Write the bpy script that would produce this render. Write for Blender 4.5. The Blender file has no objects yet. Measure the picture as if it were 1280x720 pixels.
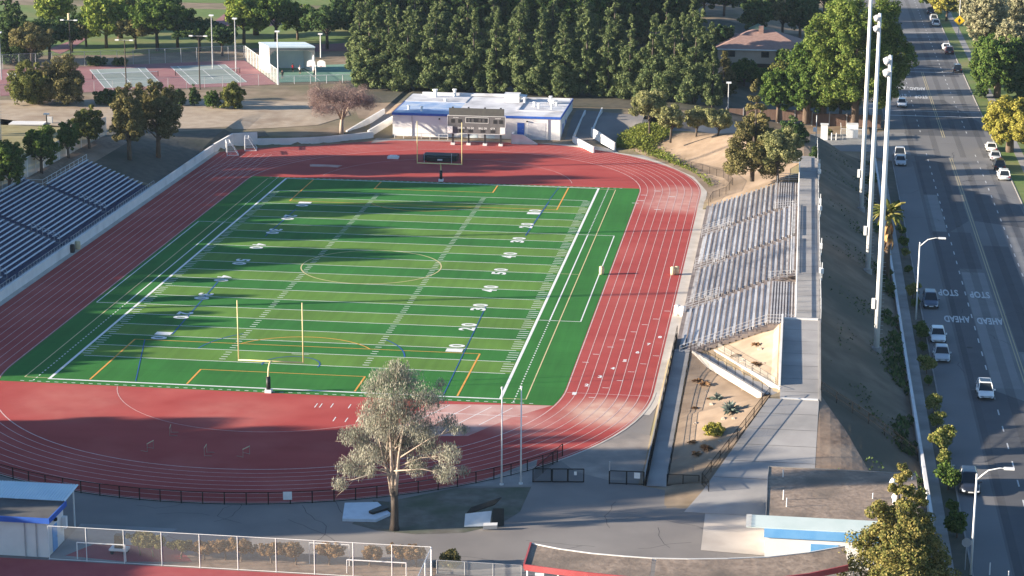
import bpy, math, random
from mathutils import Vector, Matrix, noise
random.seed(7)
sc = bpy.context.scene
COL = sc.collection
PI = math.pi
# ------------------------------------------------------------------ camera
CX, CY, CZ = 78.4533, -215.2605, 67.5953
YAW, PITCH, ROLL, FPX = -0.13111128, 0.25049203, 0.00579154, 2705.75
def cam_axes():
    cy, sy, cp, sp = math.cos(YAW), math.sin(YAW), math.cos(PITCH), math.sin(PITCH)
    f = Vector((sy*cp, cy*cp, -sp)); r = Vector((cy, -sy, 0)); u = r.cross(f)
    r2 = r*math.cos(ROLL)+u*math.sin(ROLL); u2 = r2.cross(f)
    return r2, u2, f
AR, AU, AF = cam_axes()
def U(px, py, z=0.0):
    """survey: where the sight line through a photo pixel meets height z"""
    d = AF+AR*((px-640)/FPX)-AU*((py-360)/FPX)
    t = (z-CZ)/d.z
    return Vector((CX+d.x*t, CY+d.y*t, z))
def SC(p):
    return FPX/((Vector(p)-Vector((CX, CY, CZ))).dot(AF))
cam_d = bpy.data.cameras.new('camera'); cam = bpy.data.objects.new('camera', cam_d); COL.objects.link(cam)
M = Matrix((AR, AU, -AF)).transposed().to_4x4(); M.translation = Vector((CX, CY, CZ)); cam.matrix_world = M
cam_d.sensor_width = 36; cam_d.lens = 36*FPX/1280; cam_d.clip_end = 6000; cam_d.clip_start = 1
sc.camera = cam
# ------------------------------------------------------------------ helpers
def lerp(a, b, t): return a+(b-a)*t
def clamp(v, a=0., b=1.): return max(a, min(b, v))
def ss(a, b, x):
    t = clamp((x-a)/(b-a)); return t*t*(3-2*t)

class MB:
    def __init__(s): s.v = []; s.f = []; s.m = []
    def add(s, vs, fs, mi=0):
        n = len(s.v); s.v += [tuple(v) for v in vs]; s.f += [tuple(i+n for i in f) for f in fs]; s.m += [mi]*len(fs); return s
    def box(s, x0, x1, y0, y1, z0, z1, mi=0):
        return s.add([(x0,y0,z0),(x1,y0,z0),(x1,y1,z0),(x0,y1,z0),(x0,y0,z1),(x1,y0,z1),(x1,y1,z1),(x0,y1,z1)],
                     [(0,3,2,1),(4,5,6,7),(0,1,5,4),(1,2,6,5),(2,3,7,6),(3,0,4,7)], mi)
    def obox(s, c, sx, sy, z0, z1, ang, mi=0):
        ca, sa = math.cos(ang), math.sin(ang); P = []
        for z in (z0, z1):
            for a, b in ((-1,-1),(1,-1),(1,1),(-1,1)):
                x, y = a*sx/2, b*sy/2; P.append((c[0]+x*ca-y*sa, c[1]+x*sa+y*ca, z))
        return s.add(P, [(0,3,2,1),(4,5,6,7),(0,1,5,4),(1,2,6,5),(2,3,7,6),(3,0,4,7)], mi)
    def bar(s, p, q, r, n=6, r2=None, caps=True, mi=0):
        p = Vector(p); q = Vector(q); d = q-p
        if d.length < 1e-6: return s
        r2 = r if r2 is None else r2
        d.normalize(); a = d.orthogonal().normalized(); b = d.cross(a); V = []
        for c, rr in ((p, r), (q, r2)):
            for i in range(n):
                t = 2*PI*i/n+PI/n; V.append(c+a*math.cos(t)*rr+b*math.sin(t)*rr)
        F = [(i, (i+1)%n, n+(i+1)%n, n+i) for i in range(n)]
        if caps: F += [tuple(range(n-1,-1,-1)), tuple(range(n,2*n))]
        return s.add(V, F, mi)
    def tube(s, pts, rs, n=7, mi=0):
        pts = [Vector(p) for p in pts]; V = []; F = []; a = None
        for i, p in enumerate(pts):
            d = (pts[min(i+1, len(pts)-1)]-pts[max(i-1, 0)]).normalized()
            a = d.orthogonal().normalized() if a is None else (a-d*a.dot(d)).normalized()
            b = d.cross(a); r = rs[i] if isinstance(rs, (list, tuple)) else rs
            for k in range(n):
                t = 2*PI*k/n; V.append(p+a*math.cos(t)*r+b*math.sin(t)*r)
        for i in range(len(pts)-1):
            for k in range(n): F.append((i*n+k, i*n+(k+1)%n, (i+1)*n+(k+1)%n, (i+1)*n+k))
        F += [tuple(range(n-1,-1,-1)), tuple(range((len(pts)-1)*n, len(pts)*n))]
        return s.add(V, F, mi)
    def poly(s, pts, z=None, mi=0):
        return s.add([(p[0], p[1], p[2] if z is None else z) for p in pts], [tuple(range(len(pts)))], mi)
    def prism(s, pts, z0, z1, mi=0):
        n = len(pts); a = sum(pts[i][0]*pts[(i+1)%n][1]-pts[(i+1)%n][0]*pts[i][1] for i in range(n))
        if a < 0: pts = pts[::-1]
        V = [(p[0], p[1], z0) for p in pts]+[(p[0], p[1], z1) for p in pts]
        return s.add(V, [tuple(range(n-1,-1,-1)), tuple(range(n,2*n))]+[(i,(i+1)%n,n+(i+1)%n,n+i) for i in range(n)], mi)
    def ribbon(s, pts, w, z=None, closed=False, mi=0):
        P = [Vector((p[0], p[1], (p[2] if len(p) > 2 else 0) if z is None else z)) for p in pts]; n = len(P); V = []
        for i, p in enumerate(P):
            a = P[(i-1)%n] if (closed or i > 0) else p; b = P[(i+1)%n] if (closed or i < n-1) else p
            d = (b-a); d.z = 0; d.normalize(); nr = Vector((-d.y, d.x, 0))
            V += [p+nr*w/2, p-nr*w/2]
        F = [(2*i, 2*i+1, (2*i+3)%(2*n), (2*i+2)%(2*n)) for i in range(n if closed else n-1)]
        return s.add(V, F, mi)
    def wall(s, pts, w, h, z0s=None, mi=0):
        """wall along a polyline of 3D points (point z = base), thickness w, height h"""
        n = len(pts)
        V = []
        for i in range(n):
            p = Vector(pts[i]); a = Vector(pts[max(i-1,0)]); b = Vector(pts[min(i+1,n-1)])
            d = b-a; d.z = 0; d.normalize(); nr = Vector((-d.y, d.x, 0))*w/2
            hh = h[i] if isinstance(h, (list, tuple)) else h
            V += [p+nr, p-nr, p-nr+Vector((0,0,hh)), p+nr+Vector((0,0,hh))]
        F = []
        for i in range(n-1):
            for k in range(4): F.append((4*i+k, 4*i+(k+1)%4, 4*i+4+(k+1)%4, 4*i+4+k))
        F += [(0,3,2,1), tuple(4*(n-1)+k for k in range(4))]
        return s.add(V, F, mi)
    def build(s, name, mats, parent=None, smooth=False, loc=None):
        me = bpy.data.meshes.new(name); me.from_pydata(s.v, [], s.f)
        ms = mats if isinstance(mats, (list, tuple)) else [mats]
        [me.materials.append(m) for m in ms if m]
        if len(ms) > 1: me.polygons.foreach_set('material_index', s.m)
        if smooth: me.polygons.foreach_set('use_smooth', [True]*len(s.f))
        me.update()
        o = bpy.data.objects.new(name, me); COL.objects.link(o)
        if parent is not None:
            o.parent = parent
            if parent.type == 'EMPTY' and not parent.get('_local'):
                o.matrix_parent_inverse = Matrix.Translation(-Vector(parent.location))
        return o
def thing(name, label, cat, loc=(0,0,0), group=None, rz=0, local=False):
    """an Empty at the thing's base; parts are built in world coordinates unless local"""
    o = bpy.data.objects.new(name, None); COL.objects.link(o); o.empty_display_size = .5
    o.location = loc; o.rotation_euler = (0, 0, rz); o['label'] = label; o['category'] = cat
    if group: o['group'] = group
    if local: o['_local'] = 1
    return o
def tag(o, label, cat, group=None):
    o['label'] = label; o['category'] = cat
    if group: o['group'] = group
    return o
def struct(o): o['kind'] = 'structure'; return o
def dup(root, loc, rz=None, label=None, scale=None, group=None):
    r = root.copy(); COL.objects.link(r); r.location = loc
    if rz is not None: r.rotation_euler = (0, 0, rz)
    if scale is not None: r.scale = scale if isinstance(scale, (tuple, list)) else (scale,)*3
    if label: r['label'] = label
    if group: r['group'] = group
    for ch in root.children:
        c = ch.copy(); COL.objects.link(c); c.parent = r
        for g in ch.children:
            e = g.copy(); COL.objects.link(e); e.parent = c
    return r
# ------------------------------------------------------------------ materials
def mat(name, c1, c2=None, rough=.85, scale=1.0, det=3, c3=None, s3=.12, metal=0, spec=.3, bump=0, stretch=None, alpha=None, f3=.5):
    m = bpy.data.materials.new(name); m.use_nodes = True; nt = m.node_tree; N = nt.nodes; L = nt.links
    b = N['Principled BSDF']; b.inputs['Roughness'].default_value = rough; b.inputs['Metallic'].default_value = metal
    b.inputs['Specular IOR Level'].default_value = spec
    if c2 is None and c3 is None: b.inputs['Base Color'].default_value = (*c1, 1)
    else:
        g = N.new('ShaderNodeNewGeometry'); src = g.outputs['Position']
        if stretch:
            mp = N.new('ShaderNodeMapping'); mp.inputs['Scale'].default_value = stretch; L.new(src, mp.inputs[0]); src = mp.outputs[0]
        n1 = N.new('ShaderNodeTexNoise'); n1.inputs['Scale'].default_value = scale; n1.inputs['Detail'].default_value = det; L.new(src, n1.inputs['Vector'])
        r1 = N.new('ShaderNodeMapRange'); r1.inputs[1].default_value = .35; r1.inputs[2].default_value = .65; L.new(n1.outputs[0], r1.inputs[0])
        mx = N.new('ShaderNodeMix'); mx.data_type = 'RGBA'; mx.inputs[6].default_value = (*c1, 1); mx.inputs[7].default_value = (*(c2 or c1), 1)
        L.new(r1.outputs[0], mx.inputs[0]); out = mx.outputs[2]
        if c3 is not None:
            n2 = N.new('ShaderNodeTexNoise'); n2.inputs['Scale'].default_value = s3; n2.inputs['Detail'].default_value = 4; L.new(g.outputs['Position'], n2.inputs['Vector'])
            r2 = N.new('ShaderNodeMapRange'); r2.inputs[1].default_value = f3-.05; r2.inputs[2].default_value = f3+.18; L.new(n2.outputs[0], r2.inputs[0])
            m2 = N.new('ShaderNodeMix'); m2.data_type = 'RGBA'; L.new(out, m2.inputs[6]); m2.inputs[7].default_value = (*c3, 1); L.new(r2.outputs[0], m2.inputs[0]); out = m2.outputs[2]
        L.new(out, b.inputs['Base Color'])
        if bump:
            bp = N.new('ShaderNodeBump'); bp.inputs['Strength'].default_value = bump; bp.inputs['Distance'].default_value = .1; L.new(n1.outputs[0], bp.inputs['Height']); L.new(bp.outputs[0], b.inputs['Normal'])
    if alpha is not None: b.inputs['Alpha'].default_value = alpha
    return m
def foliage(name, c1, c2, c3, scale=.5, trans=.22):
    m = bpy.data.materials.new(name); m.use_nodes = True; nt = m.node_tree; N = nt.nodes; L = nt.links
    N.remove(N['Principled BSDF']); out = N['Material Output']
    g = N.new('ShaderNodeNewGeometry'); n1 = N.new('ShaderNodeTexNoise'); n1.inputs['Scale'].default_value = scale; L.new(g.outputs['Position'], n1.inputs['Vector'])
    ri = N.new('ShaderNodeMath'); ri.operation = 'MULTIPLY_ADD'; L.new(g.outputs['Random Per Island'], ri.inputs[0]); ri.inputs[1].default_value = .7
    L.new(n1.outputs[0], ri.inputs[2])
    rp = N.new('ShaderNodeValToRGB'); e = rp.color_ramp.elements
    e[0].position = .4; e[0].color = (*c1, 1); e[1].position = 1.05; e[1].color = (*c3, 1); k = e.new(.75); k.color = (*c2, 1)
    L.new(ri.outputs[0], rp.inputs[0])
    d = N.new('ShaderNodeBsdfDiffuse'); t = N.new('ShaderNodeBsdfTranslucent'); mx = N.new('ShaderNodeMixShader'); mx.inputs[0].default_value = trans
    L.new(rp.outputs[0], d.inputs[0]); L.new(rp.outputs[0], t.inputs[0]); L.new(d.outputs[0], mx.inputs[1]); L.new(t.outputs[0], mx.inputs[2]); L.new(mx.outputs[0], out.inputs[0])
    return m
W = {}
W['ground'] = mat('dry_ground', (.20,.145,.095), (.30,.225,.155), scale=.35, c3=(.15,.135,.07), s3=.05, bump=.3, det=6)
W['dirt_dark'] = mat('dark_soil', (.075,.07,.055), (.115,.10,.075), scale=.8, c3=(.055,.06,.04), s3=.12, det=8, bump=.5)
W['berm'] = mat('bare_slope', (.12,.09,.06), (.20,.15,.105), scale=.35, c3=(.095,.082,.055), s3=.10, det=10, bump=1.0)
W['dirt_tan'] = mat('tan_slope', (.27,.195,.135), (.36,.265,.185), scale=.5, c3=(.20,.145,.095), s3=.11, det=8, bump=.5)
W['dirt_pale'] = mat('pale_soil', (.36,.28,.20), (.43,.345,.255), scale=.6, c3=(.29,.215,.15), s3=.2, det=8, bump=.4)
W['mulch'] = mat('brown_mulch', (.17,.12,.085), (.27,.19,.135), scale=1.2, c3=(.32,.24,.175), s3=.2, det=8, bump=.5)
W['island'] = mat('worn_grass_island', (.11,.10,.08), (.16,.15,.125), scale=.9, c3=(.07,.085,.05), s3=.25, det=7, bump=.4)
W['asph'] = mat('worn_asphalt', (.185,.168,.158), (.215,.195,.18), scale=.25, c3=(.25,.228,.21), s3=.09, det=8, rough=.9, f3=.55)
W['road'] = mat('road_asphalt', (.15,.145,.145), (.175,.17,.168), scale=.15, c3=(.20,.195,.19), s3=.05, det=8, rough=.9, stretch=(1,.2,1))
W['road_new'] = mat('fresh_asphalt_patch', (.085,.085,.09), (.10,.10,.105), scale=.4, det=6, rough=.85)
W['road_lt'] = mat('grey_asphalt_patch', (.21,.205,.20), (.235,.23,.225), scale=.4, det=6)
W['conc'] = mat('concrete', (.32,.30,.285), (.37,.35,.33), scale=.4, c3=(.24,.23,.22), s3=.15, det=8)
W['conc_d'] = mat('weathered_concrete', (.27,.255,.24), (.32,.30,.28), scale=.5, c3=(.22,.21,.20), s3=.3, det=8)
W['conc_w'] = mat('whitewashed_concrete', (.66,.64,.61), (.72,.70,.67), scale=.7, c3=(.52,.50,.47), s3=.3, det=6, f3=.6)
W['red'] = mat('track_rubber', (.33,.042,.036), (.385,.056,.048), scale=.25, c3=(.43,.085,.070), s3=.10, det=8, rough=.9, f3=.56, stretch=(.25,1,1))
W['red_p'] = mat('faded_runway_rubber', (.50,.30,.26), (.58,.37,.32), scale=.4, c3=(.45,.2,.17), s3=.3, det=6)
W['red_w'] = mat('dusty_worn_rubber', (.52,.27,.21), (.62,.40,.31), scale=.5, c3=(.45,.13,.11), s3=.35, det=6)
W['white'] = mat('white_paint', (.78,.78,.76), (.70,.70,.68), scale=2.0)
W['track_w'] = mat('faded_track_paint', (.68,.50,.47), (.56,.36,.33), scale=1.5)
W['yellow'] = mat('yellow_line_paint', (.72,.36,.07), (.66,.30,.06), scale=2)
W['yellow_p'] = mat('pale_yellow_paint', (.68,.58,.30), (.6,.5,.28), scale=2)
W['blue'] = mat('blue_line_paint', (.015,.08,.28), (.02,.10,.30), scale=2)
W['road_y'] = mat('road_yellow_paint', (.50,.42,.25), (.42,.36,.22), scale=1)
W['road_w'] = mat('road_white_paint', (.62,.62,.60), (.5,.5,.49), scale=1.5)
W['metal_w'] = mat('white_metal', (.80,.79,.77), (.72,.71,.69), scale=.8, rough=.45)
W['metal_g'] = mat('galvanised_metal', (.42,.42,.43), (.50,.50,.51), scale=1.5, rough=.45, metal=.3)
W['metal_k'] = mat('black_metal', (.008,.008,.009), rough=.8, spec=.1)
W['alu'] = mat('weathered_aluminium', (.50,.48,.47), (.60,.58,.57), scale=.6, rough=.5, metal=.15, stretch=(2,.3,1), c3=(.40,.37,.35), s3=.4)
W['deck'] = mat('stand_deck', (.20,.165,.15), (.25,.21,.195), scale=.5, rough=.8, stretch=(2,.3,1), c3=(.15,.12,.11), s3=.5)
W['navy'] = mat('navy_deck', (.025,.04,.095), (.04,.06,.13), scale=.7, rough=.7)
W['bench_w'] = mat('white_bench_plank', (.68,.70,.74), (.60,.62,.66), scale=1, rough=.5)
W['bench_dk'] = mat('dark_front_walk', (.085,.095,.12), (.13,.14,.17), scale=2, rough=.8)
W['cream'] = mat('cream_stucco', (.76,.74,.72), (.80,.78,.76), scale=.5, c3=(.70,.68,.65), s3=.2)
W['blue_trim'] = mat('blue_trim_paint', (.03,.10,.42), (.04,.13,.48), scale=1, rough=.5)
W['blue_lt'] = mat('light_blue_trim', (.12,.33,.62), (.16,.38,.66), scale=1, rough=.5)
W['roof_w'] = mat('white_roof_coating', (.58,.58,.60), (.66,.66,.67), scale=.4, c3=(.40,.40,.42), s3=.25, det=6)
W['roof_b'] = mat('blue_grey_roof', (.22,.34,.55), (.32,.42,.60), scale=.6, c3=(.45,.52,.62), s3=.3, det=5)
W['roof_gravel'] = mat('gravel_roof', (.22,.165,.125), (.34,.26,.20), scale=2.0, c3=(.15,.12,.095), s3=.25, det=9, bump=.4)
W['roof_dk'] = mat('dark_flat_roof', (.085,.08,.08), (.115,.11,.105), scale=.8, det=6)
W['roof_br'] = mat('brown_shingles', (.24,.15,.125), (.30,.19,.16), scale=1.5, stretch=(1,1,3))
W['canopy'] = mat('pale_blue_sheet', (.62,.72,.76), (.70,.78,.80), scale=.5, rough=.5)
W['canopy2'] = mat('pale_green_sheet', (.52,.60,.56), (.58,.65,.61), scale=.5, rough=.5)
W['sign_red'] = mat('red_fascia', (.33,.06,.065), (.40,.08,.085), scale=.8, rough=.6)
W['board_g'] = mat('scoreboard_grey', (.12,.115,.115), (.145,.14,.14), scale=2, rough=.6)
W['board_k'] = mat('scoreboard_dark', (.03,.03,.032), rough=.5)
W['glass'] = mat('dark_window_glass', (.02,.025,.03), rough=.08, spec=.6)
W['trunk'] = mat('brown_bark', (.10,.07,.05), (.16,.115,.085), scale=2, stretch=(1,1,.3))
W['trunk_p'] = mat('pale_bark', (.38,.31,.25), (.30,.23,.18), scale=1.5, stretch=(1,1,.3))
W['trunk_d'] = mat('dark_bark', (.055,.042,.035), (.09,.07,.055), scale=2, stretch=(1,1,.3))
W['bareT'] = mat('reddish_twigs', (.20,.13,.12), (.27,.19,.165), scale=2)
W['plastic_y'] = mat('cream_plastic', (.62,.52,.33), (.55,.46,.3), scale=3)
W['black_v'] = mat('black_vinyl', (.012,.014,.014), (.02,.022,.022), scale=3, rough=.5)
W['tarp'] = mat('pale_tarp', (.50,.56,.62), (.56,.62,.68), scale=1.5, rough=.6)
W['chain_w'] = mat('pale_chainlink', (.62,.62,.60), alpha=.22)
W['chain_l'] = mat('light_chainlink', (.55,.55,.53), alpha=.13)
W['chain_k'] = mat('dark_chainlink', (.003,.003,.003), alpha=.22, rough=1, spec=0)
W['screen'] = mat('pale_windscreen_fabric', (.50,.45,.38), (.56,.51,.44), scale=1, alpha=.85)
W['tennis_r'] = mat('tennis_red', (.27,.12,.125), (.31,.155,.15), scale=.4, det=5)
W['tennis_g'] = mat('tennis_green', (.24,.29,.27), (.29,.33,.30), scale=.4, det=5)
W['court_g'] = mat('basketball_green', (.15,.28,.20), (.18,.31,.23), scale=.4, det=5)
W['court_r'] = mat('near_court_red', (.34,.065,.07), (.38,.085,.085), scale=.5, det=5)
W['grass'] = mat('lawn', (.10,.16,.035), (.14,.20,.05), scale=.5, c3=(.20,.19,.07), s3=.08, det=6)
W['grass_dry'] = mat('dry_grass', (.26,.215,.10), (.33,.28,.14), scale=.5, c3=(.18,.18,.07), s3=.07, det=6)
W['timber'] = mat('brown_timber', (.13,.08,.06), (.17,.105,.08), scale=1, stretch=(4,4,.3))
W['skin'] = mat('skin', (.42,.24,.17)); W['cloth_r'] = mat('red_shirt', (.5,.03,.04)); W['cloth_w'] = mat('white_shirt', (.75,.75,.75)); W['cloth_k'] = mat('dark_clothes', (.03,.03,.035))
def red_wear():
    m = W['red']; nt = m.node_tree; N = nt.nodes; L = nt.links; b = N['Principled BSDF']; out = b.inputs['Base Color'].links[0].from_socket
    g = N.new('ShaderNodeNewGeometry'); nz = N.new('ShaderNodeTexNoise'); nz.inputs['Scale'].default_value = .45; nz.inputs['Detail'].default_value = 9; L.new(g.outputs['Position'], nz.inputs['Vector'])
    for (cx, cy), r, col, amt in (((60.6,-3.2),6.5,(.66,.47,.36),1.5), ((62.0,100.5),8.5,(.60,.36,.30),1.3), ((61.5,108.5),7.0,(.56,.33,.27),1.1), ((52,-7.5),6,(.58,.33,.28),.9), ((5,-8),9,(.52,.20,.16),.6), ((22,-9),8,(.52,.20,.16),.55), ((57.5,40),12,(.42,.09,.07),.5)):
        vd = N.new('ShaderNodeVectorMath'); vd.operation = 'DISTANCE'; L.new(g.outputs['Position'], vd.inputs[0]); vd.inputs[1].default_value = (cx, cy, 0)
        mr = N.new('ShaderNodeMapRange'); mr.inputs[1].default_value = r; mr.inputs[2].default_value = r*.25; mr.interpolation_type = 'SMOOTHSTEP'; L.new(vd.outputs['Value'], mr.inputs[0])
        k = N.new('ShaderNodeMath'); k.operation = 'MULTIPLY'; L.new(mr.outputs[0], k.inputs[0]); L.new(nz.outputs[0], k.inputs[1]); k2 = N.new('ShaderNodeMath'); k2.operation = 'MULTIPLY'; k2.use_clamp = True; L.new(k.outputs[0], k2.inputs[0]); k2.inputs[1].default_value = amt
        mx = N.new('ShaderNodeMix'); mx.data_type = 'RGBA'; L.new(k2.outputs[0], mx.inputs[0]); L.new(out, mx.inputs[6]); mx.inputs[7].default_value = (*col, 1); out = mx.outputs[2]
    L.new(out, b.inputs['Base Color'])
red_wear()
# turf with the mown five-yard bands
def turf_mat():
    m = bpy.data.materials.new('striped_turf'); m.use_nodes = True; nt = m.node_tree; N = nt.nodes; L = nt.links; b = N['Principled BSDF']
    b.inputs['Roughness'].default_value = .9; b.inputs['Specular IOR Level'].default_value = .15
    g = N.new('ShaderNodeNewGeometry'); sp = N.new('ShaderNodeSeparateXYZ'); L.new(g.outputs['Position'], sp.inputs[0])
    def mth(op, a, bb=None, c=None):
        n = N.new('ShaderNodeMath'); n.operation = op
        for i, v in enumerate((a, bb, c)):
            if v is None: continue
            if isinstance(v, (int, float)): n.inputs[i].default_value = v
            else: L.new(v, n.inputs[i])
        return n.outputs[0]
    q = mth('DIVIDE', sp.outputs[1], 9.144); fr = mth('FRACT', q); st = mth('LESS_THAN', fr, .5)
    a = mth('GREATER_THAN', sp.outputs[1], 9.144); c = mth('LESS_THAN', sp.outputs[1], 100.58); ins = mth('MULTIPLY', a, c)
    e = mth('GREATER_THAN', sp.outputs[0], 0); f = mth('LESS_THAN', sp.outputs[0], 48.77); ins = mth('MULTIPLY', ins, mth('MULTIPLY', e, f)); st = mth('MULTIPLY', st, ins)
    n1 = N.new('ShaderNodeTexNoise'); n1.inputs['Scale'].default_value = .12; n1.inputs['Detail'].default_value = 8; L.new(g.outputs['Position'], n1.inputs['Vector'])
    mp = N.new('ShaderNodeMapping'); mp.inputs['Scale'].default_value = (1.2,.06,1); L.new(g.outputs['Position'], mp.inputs[0])
    n2 = N.new('ShaderNodeTexNoise'); n2.inputs['Scale'].default_value = 1; n2.inputs['Detail'].default_value = 6; L.new(mp.outputs[0], n2.inputs['Vector'])
    mx = N.new('ShaderNodeMix'); mx.data_type = 'RGBA'; mx.inputs[6].default_value = (.033,.158,.030,1); mx.inputs[7].default_value = (.105,.215,.038,1); L.new(st, mx.inputs[0])
    k = mth('ADD', mth('MULTIPLY', n1.outputs[0], .7), mth('MULTIPLY', n2.outputs[0], .5)); k = mth('ADD', k, .40); q2_ = mth('FRACT', mth('ADD', mth('DIVIDE', sp.outputs[1], 4.572), .5)); sm_ = mth('LESS_THAN', mth('ABSOLUTE', mth('SUBTRACT', q2_, .5)), .02); k = mth('SUBTRACT', k, mth('MULTIPLY', sm_, .10))
    mm = N.new('ShaderNodeMix'); mm.data_type = 'RGBA'; mm.blend_type = 'MULTIPLY'; mm.inputs[0].default_value = 1; L.new(mx.outputs[2], mm.inputs[6])
    cb = N.new('ShaderNodeCombineXYZ'); [L.new(k, cb.inputs[i]) for i in range(3)]; L.new(cb.outputs[0], mm.inputs[7]); L.new(mm.outputs[2], b.inputs['Base Color'])
    return m
W['turf'] = turf_mat()
L_OLIVE = foliage('olive_leaves', (.045,.06,.02), (.10,.12,.035), (.19,.19,.06))
L_DEEP = foliage('deep_shade_leaves', (.014,.03,.012), (.028,.055,.02), (.06,.09,.03))
L_GREEN = foliage('green_leaves', (.025,.055,.015), (.06,.11,.025), (.13,.18,.045))
L_DARK = foliage('dark_green_leaves', (.022,.045,.018), (.045,.085,.03), (.10,.14,.05))
L_CON = foliage('conifer_needles', (.042,.066,.030), (.09,.125,.05), (.17,.20,.085))
L_FIC = foliage('ficus_leaves', (.035,.065,.015), (.09,.14,.03), (.20,.24,.06))
L_YEL = foliage('yellow_green_leaves', (.13,.14,.025), (.25,.24,.05), (.42,.36,.08))
L_YG = foliage('lime_leaves', (.07,.12,.02), (.15,.21,.04), (.28,.32,.07))
L_BRN = foliage('brown_olive_needles', (.06,.065,.025), (.12,.115,.045), (.23,.195,.085))
L_PALE = foliage('pale_grey_leaves', (.13,.14,.105), (.25,.25,.19), (.42,.40,.32))
L_PEP = foliage('pepper_leaves', (.09,.105,.04), (.18,.19,.08), (.30,.29,.13))
L_RUST = foliage('rusty_hedge_leaves', (.10,.07,.035), (.19,.12,.06), (.29,.185,.095))
L_TWIG = foliage('purple_twigs', (.14,.09,.085), (.22,.15,.14), (.33,.24,.21))
L_EUC = foliage('eucalyptus_leaves', (.12,.125,.07), (.22,.215,.12), (.36,.33,.20))
# ------------------------------------------------------------------ terrain
RC = 24.7; S0, S1 = 4.6, 107.5; RIN = 30.75; ROUT = 40.0
def dtrack(x, y):
    yy = clamp(y, S0, S1); return math.hypot(x-RC, y-yy)-ROUT
def ztop(y):
    if y >= 17.5: return 5.3
    if y >= -6: return lerp(3.2, 5.3, (y+6)/23.5)
    if y >= -27: return lerp(.45, 3.2, (y+27)/21)
    return lerp(0, .45, clamp((y+31)/4))
def zramp(y): return clamp(.9*(y+25)/42, 0, .9)
RA = (69.2, 17.5, .9); RB = (77.3, -4.5, 3.2)
WP = [(-17.4,129.3),(-15.2,134.5),(-11.4,137.1),(-6.5,138.3),(-5.6,136.4+1.6),(0.04,141.4),(3.6,144.2),(7.4,147.3)]
def wally(x):
    for (p, q) in zip(WP[:-1], WP[1:]):
        if x <= q[0]: return lerp(p[1], q[1], clamp((x-p[0])/(q[0]-p[0])))
    return WP[-1][1]
def H(x, y):
    if x > 91.7:
        return -1.1
    h = 0.
    d = dtrack(x, y)
    if x < -17.3:
        t = -17.3-x; prof = clamp(.7+t/13.5*3.5, 0, 4.2)
        if x < -34: prof = lerp(4.2, 2., clamp((-34-x)/6))
        if x > -31.5 and 17 < y < 97: prof = max(.3, prof-.75)
        f = ss(-25, 5, y); far = ss(116, 142, y)
        h = lerp(prof*f, 2.0, far) if y > 0 else prof*f+(0 if x > -45 else 0)
        return h
    if y > S1:
        if x < 6: hl = 1.3*ss(-.2, .9, y-wally(x)) + .7*ss(4, 25, y-wally(x))
        else: hl = 0
        hm = lerp(0, 2.2, clamp((y-146.5)/13)) if y > 146.5 else 0
        hr = 0
        if x > 44:
            hr = 4.4*ss(2.0, 18, d)
            hr = lerp(hr, lerp(2.2, -.9, ss(58, 80, x)), ss(138, 152, y))
            if x > 80: hr = lerp(hr, -.75, ss(80, 91, x))
        a = ss(3, 7, x); b = ss(48.5, 53, x)
        h = lerp(lerp(hl, hm, a), hr, b)
        return h
    if x > 65.4 and y > -31.5:
        zt = ztop(y)
        if y > 17.5:
            if y < 97.3:
                if x < 66.5: h = 0
                elif x < 79.4: h = min(3.7, max(0, .9+(x-66.8)/.7*.27-.75))
                else: h = 5.1
            else: h = 5.1*clamp((x-65.6)/13) if x < 79 else 5.1
            h0 = h
        else:
            zr = zramp(y)
            if x < 67.9: h0 = lerp(0, zr, clamp((x-65.5)/.5))-.05
            elif y > -4.5:
                t = (17.5-y)/22.; xl = lerp(RA[0], RB[0], t); zl = lerp(RA[2], RB[2], t)
                if x < xl: h0 = lerp(zr, max(zr, zl-.75), (x-67.9)/max(.1, xl-67.9))
                else: h0 = lerp(zl-.1, zt-.9, clamp((x-xl)/max(.1, 77.9-xl))) if x < 77.9 else zt-.06
            else:
                xl = lerp(71.6, 77.3, clamp((y+25.5)/21)); h0 = lerp(zr, zt-.06, clamp((x-67.9)/(xl-67.9))) if x < xl else zt-.06
        if y > 100: h0 = lerp(h0, 4.4*ss(2.0, 18, d), ss(100, 107.5, y)) if x < 82 else h0
        if x > 81.8: t_ = clamp((x-81.8)/9.9); h0 = lerp(h0, -.75, lerp(t_, t_*t_*(1.25-.25*t_), ss(0, -14, y)))
        return h0
    if x > 65.4: return lerp(0, -.6, ss(89.8, 91.6, x))
    return 0.
def axis(a, b, lo, hi):
    r = [float(v) for v in range(a, b+1)]; s = 2.; v = a
    while v > lo: v -= s; r.insert(0, v); s *= 1.35
    s = 2.; v = b
    while v < hi: v += s; r.append(v); s *= 1.35
    return r
XS = sorted(axis(-75, 92, -1500, 1700)+[-17.29, 65.39, 66.49, 79.39, 79.41, 91.69, 91.71]); YS = axis(-60, 240, -900, 3000)
HG = [[H(x, y) for x in XS] for y in YS]
import bisect
def G(x, y):
    i = clamp(bisect.bisect_right(XS, x)-1, 0, len(XS)-2); j = clamp(bisect.bisect_right(YS, y)-1, 0, len(YS)-2)
    a = (x-XS[i])/(XS[i+1]-XS[i]); b = (y-YS[j])/(YS[j+1]-YS[j])
    return lerp(lerp(HG[j][i], HG[j][i+1], a), lerp(HG[j+1][i], HG[j+1][i+1], a), b)
g = MB(); nx = len(XS)
g.v = [(x, y, HG[j][i]) for j, y in enumerate(YS) for i, x in enumerate(XS)]
g.f = [(j*nx+i, j*nx+i+1, (j+1)*nx+i+1, (j+1)*nx+i) for j in range(len(YS)-1) for i in range(nx-1)]; g.m = [0]*len(g.f)
struct(g.build('ground', W['ground']))
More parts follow.
